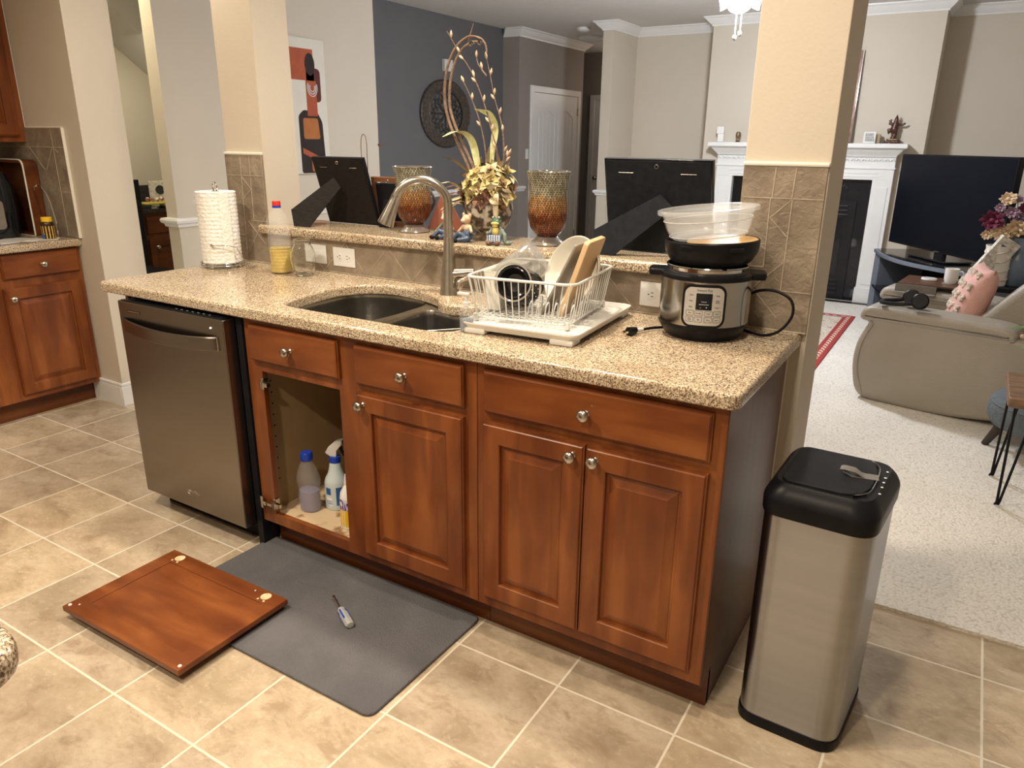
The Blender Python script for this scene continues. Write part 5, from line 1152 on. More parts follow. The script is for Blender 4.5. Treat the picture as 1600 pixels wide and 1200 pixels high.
twig([F(-1.180, 1.66, .01), F(-1.215, 1.70, .01), F(-1.225, 1.73, .01)], [(.3, .5), (.9, .2)])
twig([F(-1.26, 1.775, .01), F(-1.245, 1.81, .01), F(-1.235, 1.835, .01)], [])
twig([F(-1.14, 1.33, 0), F(-1.10, 1.355, 0), F(-1.075, 1.395, 0)], [(.7, .5), (.95, 0), (.85, -.5)])

# figurines: bodies grown as one surface from overlapping masses
def lump(name, parts, m, par, vox=.0022):
    bm = NB()
    for c, sc_ in parts: ball(bm, c, 1, 14, sc_)
    me = bpy.data.meshes.new(name); bm.to_mesh(me); bm.free(); me.materials.append(m); me.shade_smooth()
    o = bpy.data.objects.new(name, me); link(o, par); md = o.modifiers.new('r', 'REMESH'); md.mode = 'VOXEL'; md.voxel_size = vox; md.use_smooth_shade = True
    ms = o.modifiers.new('s', 'SMOOTH'); ms.factor = .5; ms.iterations = 2; return o
def limb(a, b, r0, r1, n=5):
    a = Vector(a); b = Vector(b); return [(tuple(a.lerp(b, i / (n - 1))), (r0 + (r1 - r0) * i / (n - 1),) * 3) for i in range(n)]
g1 = thing('frog_figurine', 'seated frog figurine with a checked cloth on its lap', 'figurine', (-1.052, .668, ZB), math.radians(10))
lump('body', [((0, 0, .032), (.022, .018, .028)), ((0, .002, .055), (.016, .014, .012))] + limb((-.017, -.002, .052), (-.028, -.018, .034), .0075, .006) + limb((-.028, -.018, .034), (-.024, -.028, .042), .006, .007) + limb((.017, 0, .052), (.032, -.004, .034), .0075, .007) + limb((.032, -.004, .034), (.034, -.006, .012), .007, .008), M['greyglaze'], g1)
lump('head', [((0, -.004, .078), (.019, .016, .014)), ((-.011, -.004, .094), (.0065, .0065, .0075)), ((.011, -.004, .094), (.0065, .0065, .0075)), ((0, -.012, .072), (.017, .012, .007))], M['frog'], g1)
lump('muzzle', [((0, -.018, .076), (.0165, .008, .006)), ((0, -.017, .067), (.012, .007, .005))], M['frogbelly'], g1)
for sx in (-1, 1):
    bm = NB(); ball(bm, (sx * .011, -.0095, .096), .0035, 10); e_ = obj('eye', bm, M['inkw'], g1); bm = NB(); ball(bm, (sx * .011, -.0125, .096), .0016, 8); obj('pupil', bm, M['ink'], e_)
lump('belly', [((0, -.013, .048), (.014, .010, .016))], M['frogbelly'], g1)
bm = NB(); slab(bm, [(-.027, .012), (.027, .012), (.027, .036), (-.027, .036)], .0, .004, .002, frame=FRONT((0, -.026, 0))); bmesh.ops.transform(bm, matrix=TR(0, 0, 0), verts=bm.verts); obj('checked_cloth', bm, M['check'], g1)
lump('leg', limb((-.012, -.01, .014), (-.014, -.03, .010), .009, .009), M['greyglaze'], g1); lump('leg', limb((.012, -.01, .014), (.014, -.03, .010), .009, .009), M['greyglaze'], g1)
for sx in (-1, 1): lump('shoe', [((sx * .016, -.038, .0085), (.0105, .012, .0085))], M['shoe'], g1)
lump('coat_tail', [((.042, .0, .008), (.016, .014, .008)), ((-.034, .004, .008), (.014, .010, .008))], M['greyglaze'], g1)
def piglet(label, loc, rz, m_top):
    g = thing('pig_figurine', label, 'figurine', loc, rz)
    lump('head', [((0, 0, .082), (.018, .017, .017)), ((-.004, -.014, .078), (.010, .010, .008))], M['pig'], g)
    lump('ear', [((-.013, 0, .097), (.006, .004, .009))], M['pig'], g); lump('ear', [((.014, .002, .094), (.008, .004, .010))], M['pig'], g)
    lump('shirt', [((.002, .002, .052), (.017, .014, .016))] + limb((-.014, 0, .056), (-.034, -.006, .034), .007, .006) + limb((.016, 0, .056), (.030, -.012, .044), .007, .006), m_top, g)
    lump('hand', [((-.037, -.008, .026), (.007, .007, .008))], M['pig'], g); lump('hand', [((.034, -.016, .042), (.007, .006, .007))], M['pig'], g)
    lump('overalls', [((.004, 0, .026), (.024, .018, .022))] + limb((.006, -.006, .018), (-.022, -.018, .030), .013, .010) + limb((-.022, -.018, .030), (-.038, -.030, .012), .010, .008) + limb((.012, -.010, .012), (-.008, -.040, .009), .012, .008), M['denim'], g)
    lump('boot', [((-.044, -.034, .008), (.012, .009, .008))], M['black'], g); lump('boot', [((-.016, -.046, .008), (.010, .011, .008))], M['black'], g); return g
piglet('pig figurine in blue overalls leaning back beside the flower pot', (-1.180, .662, ZB), math.radians(-4), M['pig'])
piglet('pig figurine in a green shirt half hidden by the faucet', (-1.292, .690, ZB), math.radians(8), M['greyglaze'])

# ================================================ LEFT COUNTER ITEMS
ZL = 0.920
bt_ = thing('bread_box', 'wooden open box with pale edge, shade put into its colour, standing on the left worktop', 'box', (-4.11, .558, ZL))
bm = NB(); slab(bm, roundpoly([(-.19, 0), (.165, 0), (.165, .40), (-.19, .40)], [.01, .01, .04, .04], 5), 0, .07, .002, holes=[roundpoly([(-.17, .018), (.148, .018), (.148, .382), (-.17, .382)], [.01, .01, .03, .03], 5)], frame=FRONT((0, .035, 0))); obj('box_shell', bm, M['wood_dark'], bt_)  # darker cherry carries the shadow under the wall cabinet in its colour
obj('box_back', B(-.185, .024, .006, .16, .034, .39), M['wood_dark'], bt_)
bm = NB(); slab(bm, roundpoly([(-.193, 0), (.168, 0), (.168, .403), (-.193, .403)], [.01, .01, .042, .042], 5), -.001, .006, .001, holes=[roundpoly([(-.187, .004), (.162, .004), (.162, .397), (-.187, .397)], [.01, .01, .04, .04], 5)], frame=FRONT((0, -.035, 0))); obj('edge_band', bm, M['cream'], bt_)
cm = thing('coffee_maker', 'rounded black kitchen appliance at the left edge of the view', 'appliance', (-4.08, .375, ZL), math.radians(65))
bm = NB(); rows = []
pr = roundpoly([(-.13, -.13), (.13, -.13), (.13, .13), (-.13, .13)], .08, 6)
for z, s_ in ((0, .92), (.01, .97), (.15, 1.02), (.27, .98), (.33, .82), (.345, .6)): rows.append([(x * s_, y * s_, z) for x, y in pr])
V = sheet(bm, rows, closed=True); bm.faces.new(V[0]); bm.faces.new(V[-1]); obj('appliance_body', bm, M['gloss'], cm, sharp=50)
bm = NB(); slab(bm, rrect(-.085, .05, .07, .20, .02, 4), 0, .006, .003, frame=FRONT((0, -.131, 0))); obj('front_window', bm, M['traygrey'], cm)
bm = NB(); slab(bm, rrect(-.07, .222, .05, .240, .004, 3), 0, .004, .001, frame=FRONT((0, -.130, 0))); obj('badge', bm, M['nickel'], cm)
tag(obj('banana_hook', T(crv([(-3.80, .565, ZL + .005), (-3.795, .565, ZL + .09), (-3.82, .56, ZL + .20), (-3.87, .555, ZL + .265), (-3.92, .55, ZL + .262), (-3.935, .55, ZL + .245)], 6), .0045, 8), M['chrome']), 'thin curved chrome rod rising behind the vitamin bottle', 'hook')
vb = thing('vitamin_bottle', 'small brown vitamin bottle with yellow cap and label', 'bottle', (-3.765, .50, ZL))
obj('bottle_body', L([(0, 0), (.030, 0), (.032, .004), (.032, .078), (.026, .090), (.021, .094), (0, .094)], 28), M['amber'], vb)
patch(-1.5, 2.2, .006, .070, .0324, M['vitlabel'], vb); patch(-.35, .5, .008, .026, .0328, M['label'], vb, 'logo_label')
obj('cap', L([(.0235, .092), (.0255, .092), (.0260, .112), (.024, .115), (0, .115)], 28), M['yellow'], vb)
for i, (x, y, a, w_, d_, lab) in enumerate(((-3.85, .40, .5, .21, .13, 'folded white paper lying beside the coffee maker'), (-3.775, .47, 1.0, .15, .09, 'white envelope touching the vitamin bottle'), (-3.80, .27, .2, .16, .10, 'white sheet at the front of the left worktop'))):
    bm = NB(); box(bm, -w_ / 2, -d_ / 2, 0, w_ / 2, d_ / 2, .0018 + .001 * i); 
    o = tag(obj('paper', bm, M['white'], None, loc=(x, y, ZL + .0012 * (i + 1) - .0010), rot=(0, 0, a)), lab, 'paper')

# ================================================ STUDY BEYOND
dk = thing('desk_cabinet', 'dark cherry cabinet with black top in the room behind', 'cabinet', (-5.20, 1.93, 0), PI / 2)
obj('carcass', B(0, 0.0, 0, .95, .53, .865), M['wood_dark'], dk)
bm = NB(); box(bm, -.01, -.03, .866, .96, .54, .900, .005); obj('cabinet_top', bm, M['desktop'], dk)
obj('top_upstand', B(-.01, .50, .9, .96, .54, 1.05, .003), M['desktop'], dk)
d_ = add_drawer(dk, .035, .70, .42, .14); d_.data.materials[0] = M['wood_dark']
add_door(dk, .035, .06, .42, .60, .06, .54, wm='wood_dark'); add_door(dk, .48, .06, .42, .60, None, None, wm='wood_dark')
tag(obj('fruit_tray', SL(rrect(-5.16, 1.98, -4.98 - .02, 2.33, .03, 4), .930, .945, .005), M['yellowgrn']), 'yellow tray on the dark cabinet in the room behind', 'tray').location.x = -.16
bm = NB(); lathe(bm, [(0, .9005), (.05, .9005), (.02, .91), (.015, .929), (0, .929)], 16, TR(-5.25, 2.16, 0)); tag(obj('tray_stand', bm, M['nickel']), 'small metal stand under the yellow tray', 'stand')
bm = NB()
for i in range(7): ball(bm, (-5.26 + rnd.uniform(-.03, .03), 2.06 + i * .035, .958 + rnd.uniform(0, .012)), .017, 10)
tag(obj('ornaments', bm, M['multicol']), 'mixed small ornaments heaped on the yellow tray', 'ornament', kind='stuff')
fp = thing('patterned_picture', 'white patterned frame with black circle on the dark cabinet', 'picture frame', (-5.38, 2.24, .90), math.radians(80)); fp.rotation_euler = (0, math.radians(0), math.radians(80))
bm = NB(); slab(bm, rrect(-.085, 0, .085, .20, .01, 4), 0, .015, .003, frame=FRONT()); obj('frame_face', bm, M['carved'], fp)
bm = NB(); slab(bm, [(.036 * math.cos(2 * PI * k / 20), .13 + .036 * math.sin(2 * PI * k / 20)) for k in range(20)], .0145, .018, .001, frame=FRONT()); obj('black_disc', bm, M['ink'], fp)
chr_ = thing('dining_chair', 'black high-back chair partly hidden by the wall end', 'chair', (-4.955, 1.70, 0), PI / 2)
obj('seat', B(-.21, -.21, .43, .21, .21, .47, .012), M['blackmatte'], chr_)
for sx in (-1, 1):
    obj('leg', B(sx * .19 - .02, -.21, 0, sx * .19 + .02, -.17, .43, .004), M['blackmatte'], chr_); obj('leg', B(sx * .19 - .02, .17, 0, sx * .19 + .02, .21, 1.13, .004), M['blackmatte'], chr_)
obj('backrest', B(-.17, .178, .80, .17, .202, 1.12, .006), M['blackmatte'], chr_)

# ================================================ WALL PIECES
ar = thing('wall_art', 'tall white canvas with rust and black figure on the grey wall', 'artwork', (-3.88, 0, 0))
obj('canvas', B(.001, 2.12, 1.195, .022, 2.69, 2.12, .003), M['canvas'], ar)
def art(name, pl, m, lay): 
    bm = NB(); slab(bm, pl, .0222, .0224 + .0005 * lay, 0, frame=SIDE()); obj(name, bm, m, ar)
art('rust_block', [(2.35, 2.05), (2.575, 2.05), (2.575, 1.84), (2.35, 1.84)], M['artred'], 1)
art('maroon_shape', roundpoly([(2.50, 1.94), (2.635, 1.92), (2.635, 1.70), (2.50, 1.69)], .03), M['artmar'], 1)
art('dark_head', [(2.54 + .048 * math.cos(2 * PI * k / 24), 1.95 + .075 * math.sin(2 * PI * k / 24)) for k in range(24)], M['artblk'], 2)
art('rust_column', [(2.49, 1.84), (2.59, 1.84), (2.59, 1.60), (2.49, 1.60)], M['artred'], 2)
for k in range(3):
    r_ = .060 - .016 * k; bm = NB(); tube(bm, [(.0242, 2.55 + r_ * .8 * math.cos(a), 1.795 + r_ * math.sin(a)) for a in [math.radians(150 + 18 * j) for j in range(14)]], .0035, 6); obj('white_arc', bm, M['inkw'], ar)
art('black_torso', roundpoly([(2.45, 1.64), (2.585, 1.63), (2.63, 1.56), (2.645, 1.20), (2.40, 1.20), (2.40, 1.60)], .02), M['artblk'], 1)
art('orange_patch', roundpoly([(2.44, 1.585), (2.585, 1.585), (2.60, 1.44), (2.44, 1.44)], .02), M['artora'], 3)
art('rust_band', [(2.42, 1.38), (2.62, 1.30), (2.62, 1.26), (2.42, 1.34)], M['artred'], 3)
art('orange_band', roundpoly([(2.50, 1.30), (2.64, 1.31), (2.655, 1.21), (2.50, 1.21)], .015), M['artora'], 2)
md = thing('wall_medallion', 'oval dark scrollwork medallion hanging on the slate wall', 'wall decoration', (-4.298, 4.765, 1.695))
def ell(r_, n=64): return [(r_ * .415 * math.cos(2 * PI * k / n), r_ * .322 * math.sin(2 * PI * k / n)) for k in range(n)]
bm = NB(); rows = [[(0.0, y, z) for y, z in ell(1)], [(.018, y, z) for y, z in ell(1)], [(.028, y, z) for y, z in ell(.97)], [(.020, y, z) for y, z in ell(.93)], [(.024, y, z) for y, z in ell(.83)], [(.020, y, z) for y, z in ell(.72)], [(.030, y, z) for y, z in ell(.69)], [(.026, y, z) for y, z in ell(.655)], [(0.0, y, z) for y, z in ell(.655)]]
sheet(bm, rows, closed=True); obj('ornate_ring', bm, M['iron'], md, sharp=50)
for k in range(8):
    a = k * PI / 4 + PI / 8; ca, sa = math.cos(a), math.sin(a)
    def q(r_, t): return (.016, .415 * .64 * (r_ * ca - t * sa), .322 * .64 * (r_ * sa + t * ca))
    bm = NB(); tube(bm, crv([q(.06, 0), q(.30, .16), q(.58, .24), (q(.76, .12)), q(.62, .02), q(.50, .07)], 5), .0065, 6); tube(bm, crv([q(.06, 0), q(.30, -.16), q(.58, -.24), q(.76, -.12), q(.62, -.02), q(.50, -.07)], 5), .0065, 6); tube(bm, crv([q(.98, .28), q(.78, .30), q(.82, .10), q(.98, .0), q(.82, -.10), q(.78, -.30), q(.98, -.28)], 4), .0055, 6)
    obj('scroll', bm, M['iron'], md)
bm = NB(); ball(bm, (.016, 0, 0), .03, 14, (.4, 1, .8)); obj('centre_boss', bm, M['iron'], md)
tag(obj('door_chime', B(-4.299, 4.72, 2.09, -4.26, 4.86, 2.20, .006), M['white']), 'small pale box high on the slate wall above the medallion', 'door chime')
tag(obj('light_switch', B(-4.089, 6.005, 1.25, -4.083, 6.065, 1.36, .002), M['outlet']), 'white switch plate beside the white hall door', 'switch')
tag(obj('coat_peg', B(-3.885, 3.262, 1.39, -3.86, 3.30, 1.41, .006), M['ashwood']), 'tiny brown peg on the end of the grey wall', 'peg')
def dome(name, label, x, y, r_, h, m): tag(obj(name, L([(0, 0), (r_, 0), (r_, -.012), (r_ * .9, -h * .7), (r_ * .55, -h), (0, -h)], 28, TR(x, y, 2.599)), m), label, 'ceiling fitting')
dome('smoke_detector', 'round white smoke detector on the living room ceiling', -3.48, 6.16, .075, .04, M['trim'])
dome('hall_ceiling_dome', 'flat white round fitting on the ceiling near the hall', -3.72, 6.85, .15, .05, M['trim'])

# ceiling light
cl = thing('ceiling_light', 'bright ceiling light with glass shades and two pull chains', 'ceiling light', (-1.17, 3.85, 2.6))
obj('canopy', L([(0, 0), (.07, 0), (.065, -.03), (.02, -.05), (.018, -.10), (.10, -.115), (.105, -.16), (.06, -.175), (0, -.178)], 28), M['white'], cl)
for k in range(4):
    a = k * PI / 2 + .35; m_ = TR(.125 * math.cos(a), .125 * math.sin(a), -.17) @ RZ(a) @ RY(math.radians(32))
    obj('shade', L([(.02, 0), (.035, -.02), (.052, -.055), (.066, -.10), (.078, -.122), (.074, -.122), (.06, -.098), (0, -.09)], 24, m_), M['lampglow'], cl)
for x, y, z in ((-.012, -.02, -.47), (.018, -.01, -.445)):
    pc_ = obj('pull_chain', T([(x, y, -.17), (x, y, z)], .0035, 6), M['white'], cl)
    bm = NB(); ball(bm, (x, y, z - .012), .014, 10, (1, 1, 1.4)); obj('chain_pull', bm, M['white'], pc_)

# ================================================ LIVING ROOM
# fireplace
fi = thing('fireplace', 'white fireplace mantel with black marble and firebox', 'fireplace', (-1.07, 6.1, 0))
hw_ = .80
bm = NB(); MP = [(0, 1.34), (.10, 1.34), (.104, 1.352), (.120, 1.368), (.142, 1.392), (.150, 1.405), (.172, 1.412), (.180, 1.420), (.180, 1.448), (.174, 1.455), (0, 1.455)]
def wrapm(pr, hx):
    rows = [[(hx * -1 - o, 0, z) for o, z in pr], [(-hx - o, -o, z) for o, z in pr], [(hx + o, -o, z) for o, z in pr], [(hx + o, 0, z) for o, z in pr]]; return rows
sheet(bm, wrapm(MP, hw_ - .13 + .03)); box(bm, -.70, -.02, 1.34, .70, 0, 1.44); obj('mantel_shelf', bm, M['trim'], fi, sharp=30)
bm = NB(); box(bm, -hw_, -.085, 1.14, hw_, 0, 1.34, .002); box(bm, -hw_ - .008, -.095, 1.235, hw_ + .008, 0, 1.252, .003); box(bm, -hw_ + .12, -.090, 1.165, hw_ - .12, 0, 1.172, .002); box(bm, -hw_ + .12, -.090, 1.195, hw_ - .12, 0, 1.200, .002); obj('frieze', bm, M['trim'], fi, sharp=30)
n_ = 34
for k in range(n_):
    x = -hw_ + .025 + (2 * hw_ - .05) * k / (n_ - 1)
    bm = NB(); tube(bm, [(x + .015 * math.cos(a), -.092, 1.305 + .015 * math.sin(a)) for a in [PI * j / 7 for j in range(8)]], .0065, 5); obj('dentil', bm, M['trim'], fi)
for sx in (-1, 1):
    bm = NB(); a, b = sorted((sx * .635, sx * hw_)); box(bm, a, -.085, .15, b, 0, 1.14, .002); box(bm, a + .03, -.092, .19, b - .03, -.08, 1.08, .005); pl_ = obj('pilaster', bm, M['trim'], fi)
    obj('plinth', B(a - .01, -.10, 0.012, b + .01, 0, .16, .004), M['trim'], pl_)
bm = NB(); slab(bm, [(-.635, .012), (.635, .012), (.635, 1.14), (-.635, 1.14)], 0, .022, 0, holes=[[(-.52, .05), (.52, .05), (.52, .93), (-.52, .93)]], frame=FRONT()); obj('marble_surround', bm, M['marble'], fi)
bm = NB(); slab(bm, [(-.53, .03), (.53, .03), (.53, .94), (-.53, .94)], .0, .035, .004, holes=[[(-.43, .24), (.43, .24), (.43, .78), (-.43, .78)]], frame=FRONT()); obj('firebox_frame', bm, M['firebox'], fi)
obj('fire_glass', B(-.435, -.012, .235, .435, -.008, .785), M['gloss'], fi)
for k in range(4): obj('louvre', B(-.46, -.044, .06 + .042 * k, .46, -.030, .082 + .042 * k, .003), M['firebox'], fi)
for k in range(3): obj('louvre', B(-.46, -.044, .80 + .04 * k, .46, -.030, .822 + .04 * k, .003), M['firebox'], fi)
obj('hearth', B(-.82, -.16, 0.012, .82, -.10, .022, .002), M['marble'], fi)
# mantel items
ZM = 1.457
st = thing('dancing_statue', 'dark bronze dancing statue at the right end of the mantel', 'statue', (-.325, 6.03, ZM))
obj('base', SL(rrect(-.065, -.045, .065, .045, .02, 4), 0, .025, .006), M['bronze'], st); obj('base_step', SL(rrect(-.05, -.035, .05, .035, .02, 4), .025, .04, .004), M['brass'], st)
lump('figure', limb((.0, 0, .045), (.012, 0, .075), 0.0240, 0.0180) + limb((.012, 0, .075), (.0, 0, .12), 0.0180, 0.0300) + limb((0, 0, .12), (.004, 0, .165), 0.0330, 0.0240) + limb((.004, 0, .175), (.006, 0, .20), 0.0195, 0.0165) + limb((-.01, 0, .10), (-.045, 0, .115), 0.0180, 0.0120) + limb((-.045, 0, .115), (-.042, 0, .085), 0.0120, 0.0090) + limb((.015, 0, .16), (.06, 0, .155), 0.0120, 0.0090) + limb((.06, 0, .155), (.075, 0, .165), 0.0090, 0.0105) + limb((-.012, 0, .155), (-.045, 0, .165), 0.0120, 0.0090) + limb((-.045, 0, .165), (-.035, 0, .195), 0.0090, 0.0090) + limb((.006, 0, .20), (.008, 0, .238), 0.0180, 0.0045) + limb((-.02, 0, .16), (-.05, 0, .19), 0.0090, 0.0060), M['bronze'], st, .005)
bs = thing('square_sign', 'small white square sign with dark print on the mantel', 'sign', (-.515, 6.03, ZM), math.radians(8))
obj('block', B(-.05, -.012, 0, .05, .012, .098, .003), M['ceram'], bs)
bm = NB(); rr2 = random.Random(5)
for r_ in range(5):
    x = -.035
    while x < .033:
        w_ = rr2.uniform(.004, .011); box(bm, x, -.0128, .018 + r_ * .014, x + w_, -.0118, .026 + r_ * .014); x += w_ + .0035
obj('print', bm, M['ink'], bs)
tag(obj('mantel_book', B(-.448, 6.015, ZM, -.425, 6.055, ZM + .075, .002), M['brass']), 'small brass-coloured block behind the square sign', 'ornament')
bu = thing('head_bust', 'small bronze head bust on the left half of the mantel', 'bust', (-1.69, 6.03, ZM))
lump('bust', [((0, 0, .062), (.026, .030, .034)), ((0, -.024, .055), (.010, .010, .012)), ((0, 0, .02), (.014, .014, .02)), ((0, 0, .082), (.024, .026, .014))], M['brass'], bu, .004); obj('plinth', B(-.018, -.018, 0, .018, .018, .012, .003), M['bronze'], bu)
wl = thing('white_ornament', 'white mushroom-shaped ornament at the left end of the mantel', 'ornament', (-1.865, 6.03, ZM))
obj('ornament_body', B(-.025, -.02, 0, .035, .02, .075, .006), M['ceram'], wl); obj('ornament_top', B(-.042, -.024, .072, .034, .024, .145, .014, 3), M['ceram'], wl)
mr = thing('mirror', 'tall dark framed mirror leaning on the chimney wall behind the column', 'mirror', (-1.05, 6.055, ZM)); mr.rotation_euler = (math.radians(-3), 0, 0)
bm = NB(); slab(bm, [(-.38, 0), (.38, 0), (.38, .78), (-.38, .78)], -.01, .025, .006, holes=[[(-.32, .06), (.32, .06), (.32, .72), (-.32, .72)]], frame=FRONT()); obj('mirror_frame', bm, M['bronze'], mr)
obj('mirror_glass', B(-.33, -.012, .05, .33, -.004, .73), M['mirror'], mr)
obj('silver_edge', B(.376, -.028, 0.0, .384, -.018, .78, .002), M['chrome'], mr)

# television
tv = thing('television', 'large black flat television angled in the corner', 'television', (.22, 5.03, .60), math.atan2(-.815, .58))
obj('screen_case', B(-.675, -.02, .055, .675, .025, .775, .006), M['black'], tv); obj('screen', B(-.660, -.0215, .072, .660, -.0205, .762), M['tvscreen'], tv)
obj('stand_neck', B(-.06, .0, .015, .06, .03, .08, .006), M['gloss'], tv); obj('stand_base', SL(rrect(-.25, -.11, .25, .13, .05, 5), 0.003, .018, .005), M['gloss'], tv)
obj('logo', B(-.03, -.0222, .060, .03, -.0212, .066), M['nickel'], tv)
ts = thing('tv_stand', 'blue-grey curved television stand with black top', 'tv stand', (.22, 5.03, .012), math.atan2(-.815, .58))
cvx = [(-.66 + 1.32 * i / 16, -.14 - .17 * math.sin(PI * i / 16)) for i in range(17)]
top_ = cvx + [(.60, .30), (-.60, .30)]
obj('stand_top', SL(top_, .555, .585, .006), M['greyplast'], ts, sharp=30); obj('glass_top', SL(offs(ccw(top_), .02), .585, .588, .001), M['gloss'], ts)
obj('shelf', SL(offs(ccw(top_), .02), .27, .285, .002), M['gloss'], ts); obj('stand_base', SL(top_, .0, .06, .004), M['greyplast'], ts, sharp=30)
for x0_, x1_ in ((-.655, -.57), (.57, .655)): obj('side_panel', B(x0_, -.13, .05, x1_, .29, .56, .006), M['greyplast'], ts)
obj('rear_panel', B(-.58, .27, .05, .58, .29, .56), M['black'], ts)

# sofa, seen from its side
so_ = thing('sofa', 'taupe leather reclining sofa seen from its near arm', 'sofa', (-.03, 3.02, .012), math.radians(-12))
ys = lambda a, b, pl, bev, m=M['leather']: SL(pl, 0, b - a, bev, frame=((0, a, 0), (1, 0, 0), (0, 0, 1), (0, -1, 0)) if False else ((0, b, 0), (1, 0, 0), (0, 0, 1), (0, -1, 0)), steps=4)
sidepl = crv([(.02, 0, .02), (-.035, 0, .16), (-.035, 0, .32), (.015, 0, .46), (.02, 0, .50), (.40, 0, .50), (.72, 0, .49), (.95, 0, .44), (1.10, 0, .30), (1.05, 0, .10), (.85, 0, .055), (.50, 0, .005), (.20, 0, .0)], 5, True)
sidepl = [(p.x, p.z) for p in sidepl]
arm_pl = [(p.x, p.z) for p in crv([(-.025, 0, .47), (-.035, 0, .505), (-.005, 0, .545), (.08, 0, .556), (.40, 0, .553), (.64, 0, .545), (.725, 0, .525), (.74, 0, .49), (.70, 0, .468), (.30, 0, .465), (.05, 0, .462)], 5, True)]
for nm, y0_, dx_ in (('arm', 0.0, 0), ('arm', .74, -.135)):
    a_ = obj(nm, ys(y0_, y0_ + .20, sidepl, .028), M['leather'], so_, loc=(dx_, 0, 0), sharp=50)
    obj('arm_pad', ys(y0_ - .008, y0_ + .208, arm_pl, .030), M['leather'], a_, sharp=50)
obj('seam_piping', T(crv([(.045, -.001, .03), (-.005, -.003, .18), (.0, -.003, .33), (.045, -.003, .455)], 6), .004, 6), M['leather'], so_)
obj('seat_cushion', ys(.205, .735, [(p.x, p.z) for p in crv([(-.05, 0, .12), (-.085, 0, .27), (-.04, 0, .40), (.08, 0, .425), (.40, 0, .40), (.62, 0, .36), (.62, 0, .10), (.2, 0, .06)], 5, True)], .03), M['leather'], so_, sharp=50)
obj('backrest', ys(.205, .735, [(p.x, p.z) for p in crv([(.50, 0, .42), (.47, 0, .47), (.58, 0, .62), (.72, 0, .78), (.80, 0, .82), (.90, 0, .78), (.92, 0, .68), (.80, 0, .55), (.66, 0, .40)], 5, True)], .05), M['leather'], so_, sharp=60)
obj('back_shell', ys(.16, .78, [(p.x, p.z) for p in crv([(.70, 0, .36), (.68, 0, .43), (.86, 0, .62), (1.02, 0, .80), (1.10, 0, .78), (1.12, 0, .60), (1.05, 0, .35)], 5, True)], .03), M['leather'], so_, sharp=60)
obj('headrest', ys(.24, .70, [(p.x, p.z) for p in crv([(.76, 0, .80), (.72, 0, .88), (.75, 0, .99), (.86, 0, 1.02), (.96, 0, .95), (.95, 0, .82), (.86, 0, .76)], 5, True)], .05), M['leather'], so_, sharp=60)
sm = TR(-.045, 3.02, .012) @ RZ(math.radians(-12))
# cushion
pi_ = thing('throw_pillow', 'pink square pillow with cream tufts on the sofa', 'pillow'); pi_.matrix_world = sm @ TR(.44, .40, .60) @ RZ(math.radians(22)) @ RY(math.radians(17))
def pillow_bm(hw2, hh, th, n=14):
    bm = NB(); 
    for sgn in (1, -1):
        rows = []
        for i in range(n + 1):
            u = -1 + 2 * i / n; rows.append([])
            for j in range(n + 1):
                v = -1 + 2 * j / n; q = max(0, (1 - u * u)) ** .36 * max(0, (1 - v * v)) ** .36; k = 1 - .07 * (1 - u * u) * (v * v) ; k2 = 1 - .07 * (1 - v * v) * (u * u)
                rows[-1].append((sgn * th * q, u * hw2 * k2, v * hh * k))
        sheet(bm, rows)
    bmesh.ops.remove_doubles(bm, verts=bm.verts, dist=1e-5); return bm
obj('pillow_cover', pillow_bm(.18, .20, .085), M['pink'], pi_, sharp=0)
for u in (-.62, -.2, .2, .62):
    for v in (-.72, -.36, 0, .36, .72):
        q = (1 - u * u) ** .42 * (1 - v * v) ** .42; bm = NB()
        for k in range(14): ball(bm, (-.083 * q - .003, u * .175 + rnd.uniform(-.028, .028), v * .19 + rnd.uniform(-.016, .016)), .010, 6)
        obj('tuft', bm, M['tuft'], pi_)
# headphones on near arm
hp = thing('headphones', 'black over-ear headphones lying on the near sofa arm', 'headphones'); hp.matrix_world = sm @ TR(.245, .06, .562) @ RZ(math.radians(8)) @ Matrix.Diagonal((1.25, 1.25, 1.25, 1))
for dx, dy in ((.02, -.02), (-.025, .055)):
    e_ = obj('ear_cup', L([(0, 0), (.030, .0), (.036, .006), (.036, .022), (.030, .028), (0, .028)], 24, TR(dx, dy, .036) @ RX(math.radians(68)) @ RZ(0)), M['black'], hp)
    obj('ear_pad', T([(.026 * math.cos(2 * PI * k / 20), .026 * math.sin(2 * PI * k / 20), 0) for k in range(20)], .009, 8, True), M['blackmatte'], e_); e_.children[0].matrix_local = TR(dx, dy, .036) @ RX(math.radians(68))
obj('headband', T(crv([(.0, -.04, .03), (-.06, -.045, .022), (-.125, -.03, .018), (-.135, .02, .018), (-.09, .055, .020), (-.04, .065, .03)], 6), .009, 8, flat=1.3), M['blackmatte'], hp)
bm = NB(); box(bm, -.045, -.052, .012, -.038, -.034, .036, .002); obj('gold_slider', bm, M['brass'], hp)
